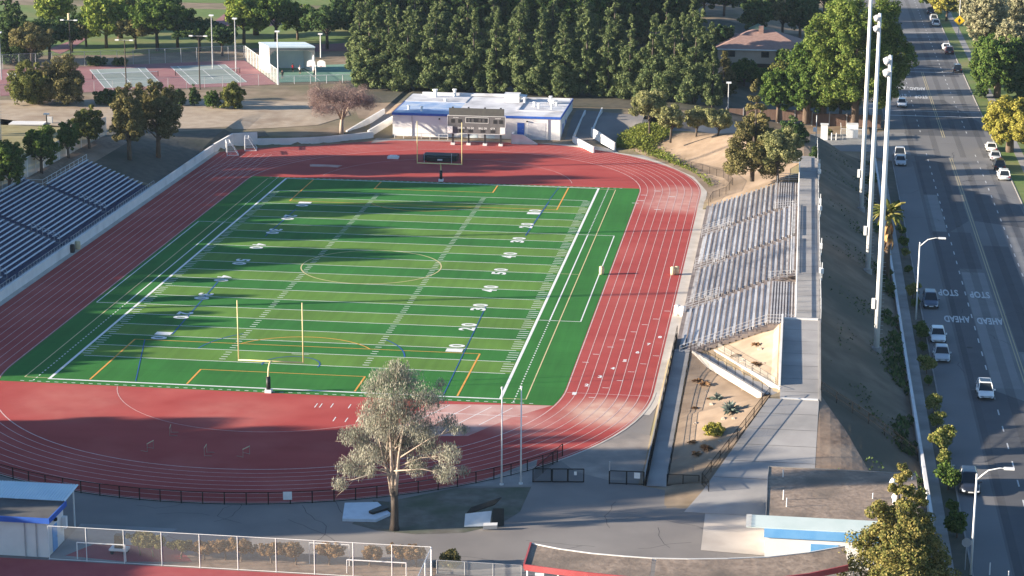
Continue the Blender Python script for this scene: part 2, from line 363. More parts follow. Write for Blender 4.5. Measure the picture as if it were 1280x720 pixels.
def drape(name, pts, m, dz=.04, base=None):
    """a sheet laid on the terrain: the polygon cut along the ground grid lines"""
    def clip(P, ax, v, keep_gt):
        R = []
        for i in range(len(P)):
            a, b = P[i], P[(i+1)%len(P)]
            ia = (a[ax] >= v) if keep_gt else (a[ax] <= v); ib = (b[ax] >= v) if keep_gt else (b[ax] <= v)
            if ia: R.append(a)
            if ia != ib:
                t = (v-a[ax])/(b[ax]-a[ax]); R.append((lerp(a[0], b[0], t), lerp(a[1], b[1], t)))
        return R
    mb = MB(); P = [(p[0], p[1]) for p in pts]
    n = len(P)
    if sum(P[i][0]*P[(i+1)%n][1]-P[(i+1)%n][0]*P[i][1] for i in range(n)) < 0: P = P[::-1]
    y0, y1 = min(p[1] for p in P), max(p[1] for p in P)
    js = [v for v in YS if y0 < v < y1]; js = [y0]+js+[y1]
    for j in range(len(js)-1):
        R = clip(clip(P, 1, js[j], True), 1, js[j+1], False)
        if len(R) < 3: continue
        x0, x1 = min(p[0] for p in R), max(p[0] for p in R); iss = [x0]+[v for v in XS if x0 < v < x1]+[x1]
        for i in range(len(iss)-1):
            Q = clip(clip(R, 0, iss[i], True), 0, iss[i+1], False)
            if len(Q) >= 3:
                mb.add([(q[0], q[1], (G(q[0], q[1]) if base is None else base)+dz) for q in Q], [tuple(range(len(Q)))])
    return mb.build(name, m)
def UP(L, z=0): return [tuple(U(a, b, z))[:2] for a, b in L]
def arc(cx, cy, r, a0, a1, n): return [(cx+r*math.cos(a0+(a1-a0)*i/n), cy+r*math.sin(a0+(a1-a0)*i/n)) for i in range(n+1)]
def stadium(r, n=48): return arc(RC, S1, r, 0, PI, n)+arc(RC, S0, r, PI, 2*PI, n)
PALEC = mat('sunbleached_concrete', (.42,.37,.325), (.48,.43,.38), scale=.4, c3=(.37,.325,.285), s3=.25, det=6)
# --- sheets on the south apron and around
struct(MB().poly([(-60,-75),(91.4,-75),(91.4,-31.8),(81.2,-31.8),(65.3,-24.8),(65.3,7),(-15,7),(-60,7)], .004).build('service_yard', W['asph']))
struct(drape('concrete_forecourt', UP([(885,612),(1000,560),(1010,590),(962,600),(958,695),(876,688)]), PALEC, .035))
st_ = MB(); st_.poly(UP([(700,575),(745,552),(790,540),(815,545),(800,600),(760,600),(720,590)]), .006); struct(st_.build('sunlit_apron', mat('painted_sunlit_asphalt', (.27,.23,.20), (.33,.285,.245), scale=.6, c3=(.20,.18,.165), s3=.25, det=8)))  # paler asphalt sheet: sunlight on this stretch of apron put into the colour
struct(drape('concrete_pad', UP([(562,608),(600,602),(672,574),(665,607)]), W['conc_d'], .012))
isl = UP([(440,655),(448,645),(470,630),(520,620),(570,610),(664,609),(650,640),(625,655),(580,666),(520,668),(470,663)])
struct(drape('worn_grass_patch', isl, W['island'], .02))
# --- the red track
R_ = MB().poly(stadium(ROUT), .008); struct(R_.build('running_track', W['red']))
struct(MB().poly([(-16.2,20),(-8,20),(-8,124),(-12,129.4),(-16.2,129.4)], .010).build('track_chute', W['red']))
struct(MB().poly([(-16.2,129.4),(-12,129.4),(-8,124),(-8,100),(5,140),(-4,137),(-12,133.5)], .0095).build('track_corner', W['red']))
kb = MB()
ro = stadium(ROUT+.45); kb.ribbon([p for p in stadium(ROUT+.45, 48)[49:] if p[1] > -5 and p[0] > 20]+[p for p in stadium(ROUT+.45, 48)[:49] if p[0] > 20], .9, .014)
kb.ribbon([p for p in stadium(ROUT+.15)[49:] if p[1] <= 4.6], .22, .03); kb.ribbon([(-16.6,5),(-16.6,130)], .75, .016); kb.poly([(64.85,6),(66.05,6),(66.05,98),(64.85,104)], .02)
struct(kb.build('track_kerb', mat('pale_concrete', (.50,.45,.39), (.56,.51,.45), scale=.5, c3=(.44,.39,.33), s3=.3)))
# --- turf
tf = [(-6.1,-1.65),(54.8,-1.65)]
tf = [(x, y) for x, y in arc(RC, S0, 30.6, -.205, 0, 4)]+[(55.3, S1)]+arc(RC, S1, 30.6, 0, .09, 3)+[(55.0,110.7),(-5.6,110.7)]+arc(RC, S1, 30.6, PI-.09, PI, 3)+[(-5.9, S0)]+arc(RC, S0, 30.6, PI, PI+.205, 4)
tf[0] = (54.66,-1.65); tf[-1] = (-5.26,-1.65)
TURF = struct(MB().poly(tf, .016).build('turf_field', W['turf']))
FW = 48.77; YD = .9144
def rect(mb, x0, x1, y0, y1, z): return mb.poly([(x0,y0),(x1,y0),(x1,y1),(x0,y1)], z)
def line(mb, a, b, w, z): return mb.ribbon([a, b], w, z)
w = MB(); Z = .022
rect(w, -.32, 0, -.3, 120*YD+.3, Z); rect(w, FW, FW+.32, -.3, 120*YD+.3, Z); rect(w, .003, FW-.003, -.3, 0, Z); rect(w, .003, FW-.003, 120*YD, 120*YD+.25, Z)
for k in range(10, 111, 5): rect(w, .6, FW-.6, k*YD-.065, k*YD+.065, Z)
for k in range(11, 110):
    if k%5 == 0: continue
    for x in (16.26, 32.51): rect(w, x-.36, x+.36, k*YD-.07, k*YD+.07, Z+.004)
    rect(w, .12, 1.15, k*YD-.07, k*YD+.07, Z+.004); rect(w, FW-1.3, FW-.12, k*YD-.07, k*YD+.07, Z+.004)
for sx in (1, -1):
    X = lambda v: v if sx > 0 else FW-v
    line(w, (X(-1.65),32), (X(-1.65),77.6), .16, Z); line(w, (X(-5.35),31.8), (X(-5.35),77.8), .14, Z)
    for y in (31.8,77.8): line(w, (X(-5.3),y), (X(-.35),y), .13, Z+.004)
    y = -1.0
    while y < 111:
        if not 31.5 < y < 78: line(w, (X(-1.65),y), (X(-1.65),y+.4), .14, Z)
        y += .92
x = -3.
while x < 52.5:
    line(w, (x,-1.25), (x+.42,-1.25), .12, Z); line(w, (x,110.4), (x+.42,110.4), .12, Z); x += .95
line(w, (23.4,13.2), (25.4,13.2), .1, Z); line(w, (23.4,96.5), (25.4,96.5), .1, Z)
w.build('white_line_marking', W['white'], TURF)
yl = MB(); Z = .028
yp = MB()
for x in (-3.0, 51.6): line(yp, (x,.1), (x,109.2), .12, Z)
line(yp, (-3,.1), (-.35,.1), .1, Z); line(yp, (51.6,.1), (49.15,.1), .1, Z); line(yp, (-3,109.2), (-.35,109.4), .1, Z); line(yp, (51.6,109.2), (49.15,109.4), .1, Z)
for y0, y1, s in ((.2,16.4,1),(109.6,93.4,-1)):
    line(yl, (4.25,y0), (4.25,y1), .2, Z); line(yl, (44.3,y0), (44.3,y1), .2, Z); line(yl, (4.2,y1), (44.35,y1), .14, Z+.004)
    y2 = y0+5.5*s; line(yl, (15,y0), (15,y2), .2, Z); line(yl, (33.3,y0), (33.3,y2), .2, Z); line(yl, (14.95,y2), (33.35,y2), .14, Z+.004)
    yc = y0+11*s; a0 = math.asin(5.2/9.15); yl.ribbon(arc(24.2, yc, 9.15, a0*s, (PI-a0)*s, 24), .16, Z)
yp.ribbon(arc(24.25, 54.9, 9.15, 0, 2*PI, 64)[:-1], .14, Z, closed=True)
line(yp, (49.2,54.9), (51.6,54.9), .1, Z)
yl.build('yellow_line_marking', W['yellow'], TURF); yp.build('pale_yellow_line_marking', W['yellow_p'], TURF)
bl = MB(); Z = .034
for x0, x1 in ((42.8,42.0),(9.3,5.6)):
    line(bl, (x0,.3), (x1,37) if x0 > 20 else (5.4,16.5), .1, Z)
line(bl, (42.4,100), (42.8,109.3), .1, Z); line(bl, (41.9,76), (42.5,99), .16, Z); line(bl, (6.3,70), (6.5,88), .14, Z); line(bl, (7.9,19), (6.6,44), .14, Z)
bl.ribbon(arc(24.3, 12, 12.0, .15, .8, 10), .16, Z); bl.ribbon(arc(24.3, 12, 12, PI-.8, PI-.15, 10), .14, Z); bl.ribbon(arc(24.3, 9, 3.2, -.2, PI+.2, 18), .14, Z)
bl.build('blue_line_marking', W['blue'], TURF)
# text as flat mesh
def text_verts(body, wid, hei, off=.0):
    c = bpy.data.curves.new('t', 'FONT'); c.body = body; c.size = 1; c.offset = off; c.resolution_u = 3; c.space_character = 1.08
    o = bpy.data.objects.new('t', c); COL.objects.link(o); dg = bpy.context.evaluated_depsgraph_get()
    me = bpy.data.meshes.new_from_object(o.evaluated_get(dg)); bpy.data.objects.remove(o); bpy.data.curves.remove(c)
    xs = [v.co.x for v in me.vertices]; ys = [v.co.y for v in me.vertices]; x0, x1, y0, y1 = min(xs), max(xs), min(ys), max(ys)
    V = [((v.co.x-(x0+x1)/2)/(x1-x0)*wid, (v.co.y-(y0+y1)/2)/(y1-y0)*hei) for v in me.vertices]; F = [tuple(p.vertices) for p in me.polygons]
    bpy.data.meshes.remove(me); return V, F
def put_text(mb, body, cx, cy, z, wid, hei, ang=0, off=.02):
    V, F = text_verts(body, wid, hei, off); ca, sa = math.cos(ang), math.sin(ang)
    mb.add([(cx+x*ca-y*sa, cy+x*sa+y*ca, z) for x, y in V], F); return mb
nums = MB()
for i, n in enumerate(('10','20','30','40','50','40','30','20','10')):
    y = (20+10*i)*YD
    for k, ch in enumerate(n):
        o = (-.95 if k == 0 else .95)
        put_text(nums, ch, 41.25, y+o, .042, 1.25, 1.9, PI/2, .035)
        put_text(nums, ch, 6.8, y-o, .042, 1.25, 1.9, -PI/2, .035)
nums.build('yard_number', W['white'], TURF)
# --- lane lines and other track paint
ln = MB()
for k in range(9):
    r = RIN+k*1.125; ln.ribbon(stadium(r, 64), .075 if k else .12, .016+.0005*k, closed=True)
for k in range(1, 9):
    x = RC-(RIN+k*1.125); ln.ribbon([(x,108),(x,129)], .075, .0245)
struct(ln.build('track_lane_lines', W['track_w']))
nm = MB()
for k in range(8):
    a, b = U(718+(825-718)*0+[0,15.5,32,48,63,79,93,107][k], [492,481.5,471,460.5,451,440.5,430.5,421.5][k]), k+1
    put_text(nm, str(b), a.x, a.y, .022, .45, .95, 0, .04)
    c = U([732,748,764,780,795,809,822,834][k]-[0]*8[k] if False else [732,745,763,778,792,806,820,834][k], [453,443,434,425,415,406,399,389][k]); line(nm, (c.x-.35,c.y), (c.x+.35,c.y), .13, .022)
line(nm, (55.6,3.2), (64.4,3.2), .05, .022)
for px, py in ((740,497),(757,485),(775,476),(789,465),(804,455),(820,445)):
    c = U(px, py); line(nm, (c.x-.35,c.y), (c.x+.35,c.y), .11, .022)
for px, py in ((822,239),(801,251),(840,246),(805,244),(794,254),(822,262)):
    c = U(px, py); line(nm, (c.x-.5,c.y), (c.x+.5,c.y), .2, .022)
struct(nm.build('track_marking', W['white']))
rw = MB(); rw.poly(UP([(535,505),(690,507),(640,522),(585,545),(480,545)]), .012)
struct(rw.build('jump_runway', W['red_p']))
rl = MB()
for x in (44.0,46.2,48.4,50.6): line(rl, (x,-3.0), (x-2.6,-9.2), .09, .018)
line(rl, (38,-5.8), (52.5,-5.8), .08, .0185)
for px, py in ((395,507),(401,507),(415,507),(437,508),(418,524),(433,525),(447,525)): c = U(px, py); rl.ribbon([(c.x,c.y-.7),(c.x,c.y+.7)], .1, .0185)
struct(rl.build('runway_marking', W['white']))
dl = MB(); dl.ribbon(arc(RC, 2.5, 17.3, PI*1.08, PI*1.92, 40), .07, .0182); dl.ribbon(arc(RC, 110, 20, PI*.05, PI*.95, 40), .07, .0182)
struct(dl.build('infield_arc_line', W['track_w']))
# --- streets east
ROADZ = -.985
struct(MB().poly([(94.85,-200),(113,-200),(113,1200),(94.85,1200)], ROADZ).build('road', W['road']))
struct(MB().poly([(55,150),(70,152),(91.9,150),(94.84,146),(94.84,174),(91,168),(55,166)], -.72).build('side_street', W['road_lt']) if False else drape('side_street', [(52,151),(91.6,151),(91.6,168),(52,166)], W['road_lt'], .05))
struct(MB().poly([(91.72,148),(94.84,145),(94.84,174),(91.72,170)], -.98).build('street_mouth', W['road_lt']))
pt = MB()
for a in ([(98.3,-60),(104.3,-60),(104.3,10),(101,14),(98.4,14)], [(98.4,14.2),(100.9,14.2),(100.9,70),(103.9,70),(103.9,92),(98.5,92)], [(101,92),(104.2,100),(104.2,150),(98.6,150),(98.6,92.1)],
          [(105,30),(108.5,30),(108.5,84),(105,84)], [(98.6,170),(112,170),(112,185),(107,210),(98.6,210)], [(105,100),(112.6,96),(112.6,112),(105,124)], [(98,240),(112,240),(112,262),(98,262)],[(98,268),(112,268),(112,300),(98,300)]):
    pt.poly(a, ROADZ+.006)
struct(pt.build('road_repair', W['road_new']))
pl_ = MB()
for a in ([(101,15),(104,15),(104,68),(101,68)], [(98.6,92.2),(100.6,92.2),(100.6,118),(98.6,118)], [(105.2,12),(112.7,12),(112.7,29),(105.2,29)], [(109,31),(112.8,31),(112.8,90),(109,90)], [(94.9,151),(98,151),(98,172),(94.9,172)]):
    pl_.poly(a, ROADZ+.009)
struct(pl_.build('pale_road_patch', W['road_lt']))
ol = MB()
for x in (98.6,102.6,106.8,110.6):
    for y0, y1 in ((-120,145),(150,400)): ol.poly([(x-.5,y0),(x+.5,y0),(x+.5,y1),(x-.5,y1)], ROADZ+.011)
struct(ol.build('oil_darkened_lane', mat('oil_darkened_asphalt', (.09,.088,.09), (.15,.147,.147), scale=.6, det=8, stretch=(1,.05,1), alpha=.22)))
ck = MB(); rk = random.Random(4)
def crack(x, y, n, st, z, w_=.06, dx=None):
    P = [(x,y)]; a_ = rk.uniform(0,6.28) if dx is None else dx
    for _ in range(n): a_ += rk.gauss(0,.35); x += st*math.cos(a_); y += st*math.sin(a_); P.append((x,y))
    ck.ribbon(P, w_, z)
for i in range(26): crack(rk.uniform(20,76), rk.uniform(-48,-34), rk.randint(5,11), 1.0, .0062, .05)
for i in range(34): crack(rk.uniform(96,111), rk.uniform(-45,230), rk.randint(4,10), 1.0, ROADZ+.0125, .06, rk.choice((1.57,1.57,0,None)))
for x, y in ((103,-8),(99.5,31),(107,62),(102.4,96),(106.5,130)): ck.poly([(x+.38*math.cos(k*PI/5), y+.38*math.sin(k*PI/5)) for k in range(10)], ROADZ+.0128)
struct(ck.build('asphalt_crack', mat('crack_filler', (.045,.043,.043), (.06,.058,.057), scale=1)))
rm = MB()
for x0, ys in ((100.75, -62), (108.9, -62)):
    y = ys
    while y < 380:
        if not 151 < y < 170: line(rm, (x0,y), (x0,y+1.9), .14, ROADZ+.014)
        y += 5.6 if y < 140 else 5.6
for y in (190.5,246,310): line(rm, (95.2,y), (112.8,y), .45, ROADZ+.014)
for y in (196,251): line(rm, (95.2,y), (112.8,y), .3, ROADZ+.014)
for cx, t, y, wd, hh in ((98.6,'STOP',56.6,2.5,3.3),(102.5,'STOP',56.1,2.5,3.3),(98.9,'AHEAD',43.6,3.1,3.0),(102.8,'AHEAD',43.2,3.1,3.0),(99.3,'STOP',-43.0,2.5,3.3),(102.6,'STOP',-43.2,2.5,3.3),
                         (98.8,'STOP',214,2.5,4),(102.8,'STOP',213,2.5,4),(98.8,'AHEAD',224,3.1,4),(102.6,'AHEAD',223,3.1,4)):
    put_text(rm, t, cx, y, ROADZ+.015, wd, hh, PI, .03)
put_text(rm, 'STOP', 111.2, 49, ROADZ+.015, 2.4, 3.2, 0, .03)
struct(rm.build('road_marking', W['road_w']))
ry = MB()
for x in (104.45,104.8): line(ry, (x,-120), (x,149), .12, ROADZ+.0145); line(ry, (x,168), (x,246), .12, ROADZ+.0145)
line(ry, (98.2,258), (97.4,306), .3, ROADZ+.0145)
struct(ry.build('road_centre_line', W['road_y']))
kk = MB()
for y0, y1 in ((-200,144),(176,1200)): kk.box(94.7,94.85,y0,y1,-1.1,-.86)
kk.box(113,113.15,-200,1200,-1.1,-.86)
struct(kk.build('kerb', W['conc_d']))
struct(MB().box(92.1,93.3,-200,144,-1.2,-.87).box(115.6,117,-200,1200,-1.2,-.88).box(92.1,93.3,176,1200,-1.2,-.87).build('sidewalk', W['conc_d']))
struct(MB().box(93.302,94.698,-200,144,-1.2,-.90).box(93.302,94.698,176,1200,-1.2,-.90).build('planting_strip', W['dirt_dark']))
struct(MB().box(113.152,115.598,-200,1200,-1.2,-.90).box(117.002,140,-200,1200,-1.2,-.89).build('roadside_lawn', W['grass']))
# --- slopes, banks, fields
def dpoly(n, pts, m, dz): return struct(drape(n, pts, m, dz))
dpoly('embankment', [(81.7,-3),(84.5,-12),(88.5,-27.2),(91.6,-27),(91.6,143),(81.9,143)], W['berm'], .03)
dpoly('mulch_bed', [(81.5,-27.2),(88.5,-27.2),(84.5,-12),(81.7,-3)], W['mulch'], .05)
dpoly('dirt_slope', [(66.2,97.6),(78,97.6),(78,112),(82,118),(78,138),(66,146),(57,146),(51.5,141.5),(57,132.5),(63,121),(66,108)], W['dirt_tan'], .05)
dpoly('left_bank', [(-31.6,97.5),(-17.4,97.5),(-17.4,129.5),(-14.8,136),(-10,138.5),(-12,143),(-34,131)], W['dirt_dark'], .05)
dpoly('upper_walk', [(-28,5),(-33.5,5),(-33.5,118),(-28,118)], W['mulch'], .06)
dpoly('tan_path', [(-70,138),(-30,136),(-4,149),(0,158),(-4,170),(-40,168),(-75,160)], W['dirt_pale'], .05)
dpoly('practice_lawn', [(-120,40),(-34.5,40),(-34.5,118),(-38,134),(-75,150),(-120,158)], W['grass_dry'], .05)
dpoly('far_lawn', [(-95,214),(-60,222),(-30,240),(-12,250),(-14,300),(-120,300)], W['grass'], .05)
dpoly('far_lawn_strip', [(-120,312),(-20,312),(-20,330),(-120,330)], W['grass'], .05)
dpoly('far_dirt_field', [(-140,331),(-20,331),(-10,420),(-160,420)], W['ground'], .05)
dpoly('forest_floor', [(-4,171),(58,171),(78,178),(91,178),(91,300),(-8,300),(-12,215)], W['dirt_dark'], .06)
dpoly('back_path', [(2,156),(8.9,156),(8.9,170),(-2,170)], W['dirt_tan'], .055)
dpoly('walled_yard', [(39.5,148.3),(62,148.3),(62,160),(39.5,168)], W['asph'], .05)
dpoly('planted_slope', [(67.95,17.2),(69.0,17.3),(77.1,-4.6),(71.6,-24.9),(67.95,-24.4)], W['dirt_tan'], .05)
dpoly('upper_planted_slope', [(70.6,17.2),(77.6,17.2),(77.6,-2.2)], W['dirt_pale'], .05)
# ------------------------------------------------------------------ concrete walks on the east side
cw = MB()
cw.box(79.42,81.9,17.5,112.5,4.9,5.3)
for k in (0,):
    cw.add([(78,17.5,5.3),(81.9,17.5,5.3),(81.9,-6,3.2),(78,-6,3.2),(78,17.5,4.2),(81.9,17.5,4.2),(81.9,-6,2.2),(78,-6,2.2)], [(0,3,2,1),(0,1,5,4),(1,2,6,5),(2,3,7,6),(3,0,4,7)])
cw.add([(76.9,-6,3.2),(81.9,-6,3.2),(81.4,-27,.45),(71.3,-27,.45)], [(0,3,2,1)])
cw.add([(71.3,-27,.45),(81.4,-27,.45),(81.4,-31.5,.03),(69.9,-31.5,.03)], [(0,3,2,1)])
cw.add([(66.05,17.5,.9),(67.9,17.5,.9),(67.9,-25,.03),(66.05,-25,.03)], [(0,3,2,1)])
cw.add([(68.2,17.5,.93),(70.4,17.5,.93),(78.2,-4.8,3.23),(76.2,-4.8,3.23)], [(0,3,2,1)])
cw.box(66.05,70.4,17.501,18.4,.5,.93)
cw.box(78.2,81.9,112.5,114.5,4.4,4.9)
struct(cw.build('concrete_walk', W['conc']))
jn = MB()
for k in range(5):
    y = -9.5-k*3.6; z_ = lerp(.45,3.2,(y+27)/21)+.012; jn.ribbon([(lerp(71.3,76.9,(y+27)/21)+.1,y,z_),(81.7,y,z_)], .07)
for k in range(6): y = 14-k*3.6; z_ = lerp(3.2,5.3,(y+6)/23.5)+.012; jn.ribbon([(78.1,y,z_),(81.8,y,z_)], .06)
for k in range(26): y = 21+k*3.5; jn.ribbon([(79.5,y,5.312),(81.8,y,5.312)], .06)
jn.ribbon([(66.1,0,.48),(67.85,0,.48)], .05)
struct(jn.build('concrete_joint', W['road_new']))
st = MB(); z = 5.0
for k in range(14): st.box(78.4,81.7,113.5+k*1.7,115.2+k*1.7,z-.5,z); z -= .17 if k%4 else .42
struct(st.build('step_flight', W['conc_d']))
def wallthing(name, label, pts, w, h, m, cat='wall', group=None):
    return tag(MB().wall(pts, w, h).build(name, m), label, cat, group)
wallthing('retaining_wall', 'pale concrete retaining wall between the dark embankment and the street sidewalk', [(91.9,y,-1.1) for y in (-31,-10,10,30,60,100,144)], .3, [1.35,1.25,1.0,.85,.8,.8,.7], W['conc_w'])
wallthing('ramp_wall', 'thick white wall on the downhill side of the diagonal stadium ramp', [(68.2,17.4,.3),(76.3,-4.9,2.6)], .32, [.85,.8], W['conc'])
wallthing('ramp_wall', 'thin pale kerb wall on the uphill side of the diagonal stadium ramp', [(70.5,17.4,.6),(78.0,-3.2,2.7)], .2, .8, W['conc_w'])
wallthing('walkway_wall', 'pale parapet along the left edge of the sloping walkway above the sandy bank', [(77.9,17.4,4.6),(77.9,-2.4,2.9)], .22, 1.2, W['conc_w'])
wallthing('walkway_wall', 'long pale parapet along the outer edge of the upper stadium walkway', [(82.0,112,4.3),(82.0,17.5,4.3),(82.0,-6,2.3)], .2, [1.06,1.06,1.0], W['conc_d'])
wallthing('landing_curb', 'pale crossing curb where the flat walkway meets its downward ramp', [(78.1,17.3,5.2),(81.8,17.3,5.2)], .35, .22, W['conc_w'], 'curb')
wallthing('landing_curb', 'pale crossing curb at the foot of the sloping walkway above the driveway', [(78.1,-5.9,3.1),(81.8,-5.9,3.1)], .3, .2, W['conc_w'], 'curb')
wallthing('front_ramp_curb', 'dark low curb wall beside the front ramp along the red track', [(66.0,24,.6),(66.0,17,.6),(66.0,-24.8,-.1)], .12, [.7,.6,.45], W['metal_k'], 'wall')
wallthing('front_ramp_curb', 'pale kerb between the running track bend and the front ramp', [(65.75,24,.0),(65.75,-24.8,0)], .18, .45, W['conc'], 'kerb')
# left side walls
wallthing('stadium_wall', 'long whitewashed wall between the left bleachers and the track straight', [(-17.2,y,0) for y in (10,60,97,115,129.3)], .35, 1.25, W['conc_w'])
wallthing('stadium_wall', 'whitewashed stepped corner wall behind the small soccer goals', [(-17.2,129.5,0),(-15.2,134.5,0),(-11.6,136.8,0)], .35, [1.3,2.3,2.2], W['conc_w'])
wallthing('stadium_wall', 'low pale wall curving round the far left bend of the track', [(-11.6,136.8,0),(-6.5,138.0,0),(-3.0,139.3,0),(0.04,141.1,0),(3.6,143.9,0),(6.4,146.6,0)], .3, 1.1, W['conc_w'])
wallthing('ramp_side_wall', 'pale wall on the left side of the ramp beside the white field building', [(2.2,144.5,0),(6.0,159,1.6)], .3, [1.5,1.4], W['conc_w'])
wallthing('ramp_side_wall', 'pale wall on the right side of the ramp left of the white field building', [(5.6,146.5,0),(8.6,155,1.4)], .3, [1.3,1.2], W['conc_w'])
struct(MB().add([(2.6,145,.1),(5.4,146.6,.1),(8.4,156,2.0),(6.2,159,2.1)], [(0,1,2,3)]).build('left_ramp', W['asph']))
wallthing('ramp_side_wall', 'white wall on the left of the ramp right of the field building', [(41.0,147.6,0),(45.4,138.9,0)], .3, [1.2,1.0], W['conc_w'])
wallthing('ramp_side_wall', 'white wall on the right of the ramp below the green bank', [(43.9,150.5,.6),(48.7,141.2,0)], .3, [1.6,1.4], W['conc_w'])
wallthing('ramp_side_wall', 'pale narrow wall climbing away right of the field building', [(43.8,151,.5),(44.2,166,2.2)], .25, .9, W['conc_w'])
wallthing('ramp_side_wall', 'pale narrow wall climbing away close to the right end of the field building', [(41.0,149,.3),(41.4,164,2.0)], .25, .9, W['conc_w'])
# ------------------------------------------------------------------ grandstands
def railing(mb, pts, h, posts, r=.035, rails=(1., .55)):
    """pipe railing: pts polyline (z = foot), posts spacing"""
    P = [Vector(p) for p in pts]
    for a, b in zip(P[:-1], P[1:]):
        n = max(1, round((b-a).length/posts))
        for i in range(n+1):
            q = a.lerp(b, i/n); mb.bar(q, q+Vector((0,0,h)), r, 5)
        for t in rails: mb.bar(a+Vector((0,0,h*t)), b+Vector((0,0,h*t)), r*.9, 5)
    return mb
SEC = [(17.8,37.2),(38.4,57.2),(58.4,77.0),(78.2,96.8)]
AL = [W['alu'], mat('dull_aluminium', (.40,.38,.37), (.52,.50,.48), scale=.9, rough=.6, c3=(.30,.28,.27), s3=.7), mat('bright_aluminium', (.58,.57,.56), (.66,.65,.64), scale=.8, rough=.45, c3=(.46,.44,.43), s3=.5)]
def east_stand():
    t = thing('grandstand', 'sunlit silver bleachers on the right side of the track below the upper walkway', 'bleachers', (72.5,57,0))
    d = MB(); nr = 18
    for k in range(nr):
        x = 66.5+.7*k; z = .62+.27*k
        for s, (y0, y1) in enumerate(SEC):
            if s in (0,3) and k > 13: continue
            d.box(x, x+.698, y0-.3, y1+.3, z-.5, z)
    d.box(66.05,66.498,17.5,97.2,.1,.6)
    d.build('deck', W['deck'], t)
    for s, (y0, y1) in enumerate(SEC):
        for k in range(nr):
            if s in (0,3) and k > 13: continue
            x = 66.5+.7*k; z = .62+.27*k
            a = y0+.35 if not (k < 3) else y0+2.2
            b = MB().box(x+.32, x+.60, a, y1-.35, z+.38, z+.43)
            b.box(x+.02, x+.26, a, y1-.35, z+.004, z+.03)
            n = 6
            for i in range(n+1):
                yy = lerp(a+.3, y1-.65, i/n); b.box(x+.42, x+.5, yy-.03, yy+.03, z+.03, z+.38)
            b.build('bench', AL[(k*5+s*7+k*k)%3], t)
    for s in (0,3):
        y0, y1 = SEC[s]; MB().box(76.3, 79.4, y0-.3, y1+.3, 3.8, 4.55).build('upper_platform', W['deck'], t)
    for y in (37.51,77.31): MB().box(76.31, 79.39, y, y+.58, 3.8, 4.7).build('aisle_landing', W['deck'], t)
    MB().box(79.11, 79.4, 38.1, 77.3, 3.8, 5.25).build('rear_edge', W['deck'], t)
    for s in (0,3):
        y0, y1 = SEC[s]
        r = MB()
        for i in range(9):
            x = 76.5+i*.33; r.box(x, x+.16, y0+.2, y1-.3, 4.552, 4.62)
        r.build('platform_slats', W['alu'], t)
    for y in (37.8,57.8,77.6):
        r = MB()
        for i in range(18):
            x = 66.5+.7*i; r.box(x+.02, x+.68, y-.5, y+.5, .625+.27*i, .64+.27*i)
        r.build('aisle_stair', W['deck'], t)
        for dy in (-1.6, 1.6):
            r = MB(); railing(r, [(66.3,y+dy,.6),(70.2,y+dy,2.0)], 1.0, .8, .03, (1,.7,.4)); r.build('stair_railing', W['metal_g'], t)
    r = MB(); railing(r, [(66.7,17.3,.6),(76.3,17.3,4.6),(79.4,17.3,4.6)], 1.1, 1.9, .028, (1,.66,.33)); r.build('end_railing', W['metal_g'], t)
    r = MB(); railing(r, [(76.4,97.3,4.6),(79.4,97.3,4.6)], 1.15, 1.5, .04, (1,.75,.5,.25)); r.build('end_railing', W['metal_g'], t)
    for y0, y1 in ((17.4,37.4),(78.0,97.0)):
        r = MB(); railing(r, [(76.25,y0,4.6),(76.25,y1,4.6)], 1.1, 2.2, .035, (1,.5)); r.build('platform_railing', W['metal_g'], t)
    for y in (37.6,77.4):
        r = MB(); railing(r, [(76.3,y,4.6),(79.2,y,4.9)], 1.0, .9, .035, (1,.66,.33)); r.build('platform_railing', W['metal_g'], t)
    r = MB(); railing(r, [(79.35,17.6,5.3),(79.35,112,5.3)], 1.05, 2.4, .07, (1,.45)); r.build('back_rail', W['metal_w'], t)
    r = MB(); railing(r, [(78.6,38.3,5.1),(78.6,77.2,5.1)], .95, 2.4, .035, (1,.5)); r.build('back_railing', W['metal_w'], t)
east_stand()
def west_stand(s, y0, y1, label):
    n = 13 if s == 3 else 17
    t = thing('bleacher_section', label, 'bleachers', (-22,(y0+y1)/2,0), 'shaded navy bleacher sections on the left')
    d = MB()
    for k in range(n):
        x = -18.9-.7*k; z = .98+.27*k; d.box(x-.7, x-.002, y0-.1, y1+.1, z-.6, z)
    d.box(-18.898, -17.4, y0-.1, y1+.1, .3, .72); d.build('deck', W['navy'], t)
    bb = MB()
    for k in range(n):
        x = -18.9-.7*k; z = .98+.27*k
        b = MB().box(x-.64, x-.34, y0+.1, y1-.1, z+.38, z+.43)
        for i in range(7):
            yy = lerp(y0+.4, y1-.4, i/6); bb.box(x-.53, x-.45, yy-.03, yy+.03, z+.004, z+.38)
        b.build('bench', W['bench_w'], t)
    bb.build('bench_brackets', W['navy'], t)
    r = MB(); railing(r, [(-17.55,y0,.72),(-17.55,y1,.72)], 1.0, 1.1, .03, (1,.5)); r.build('front_railing', W['metal_g'], t)
    r = MB(); 
    for i in range(26): r.box(-18.75, -17.75, lerp(y0,y1,(i+.2)/26), lerp(y0,y1,(i+.75)/26), .722, .76)
    r.build('front_walk_grating', W['bench_dk'], t)
    if s < 3:
        r = MB()
        for k in range(n+1):
            x = -18.9-.7*k; r.box(x-.695, x, y1+.12, y1+1.05, .6+.27*k, .99+.27*k)
        r.build('aisle_stair', W['bench_dk'], t)
        r = MB(); railing(r, [(-18.9,y1+.55,1.1),(-22.8,y1+.55,2.6)], 1.0, .9, .03, (1,.6)); r.build('stair_railing', W['metal_g'], t)
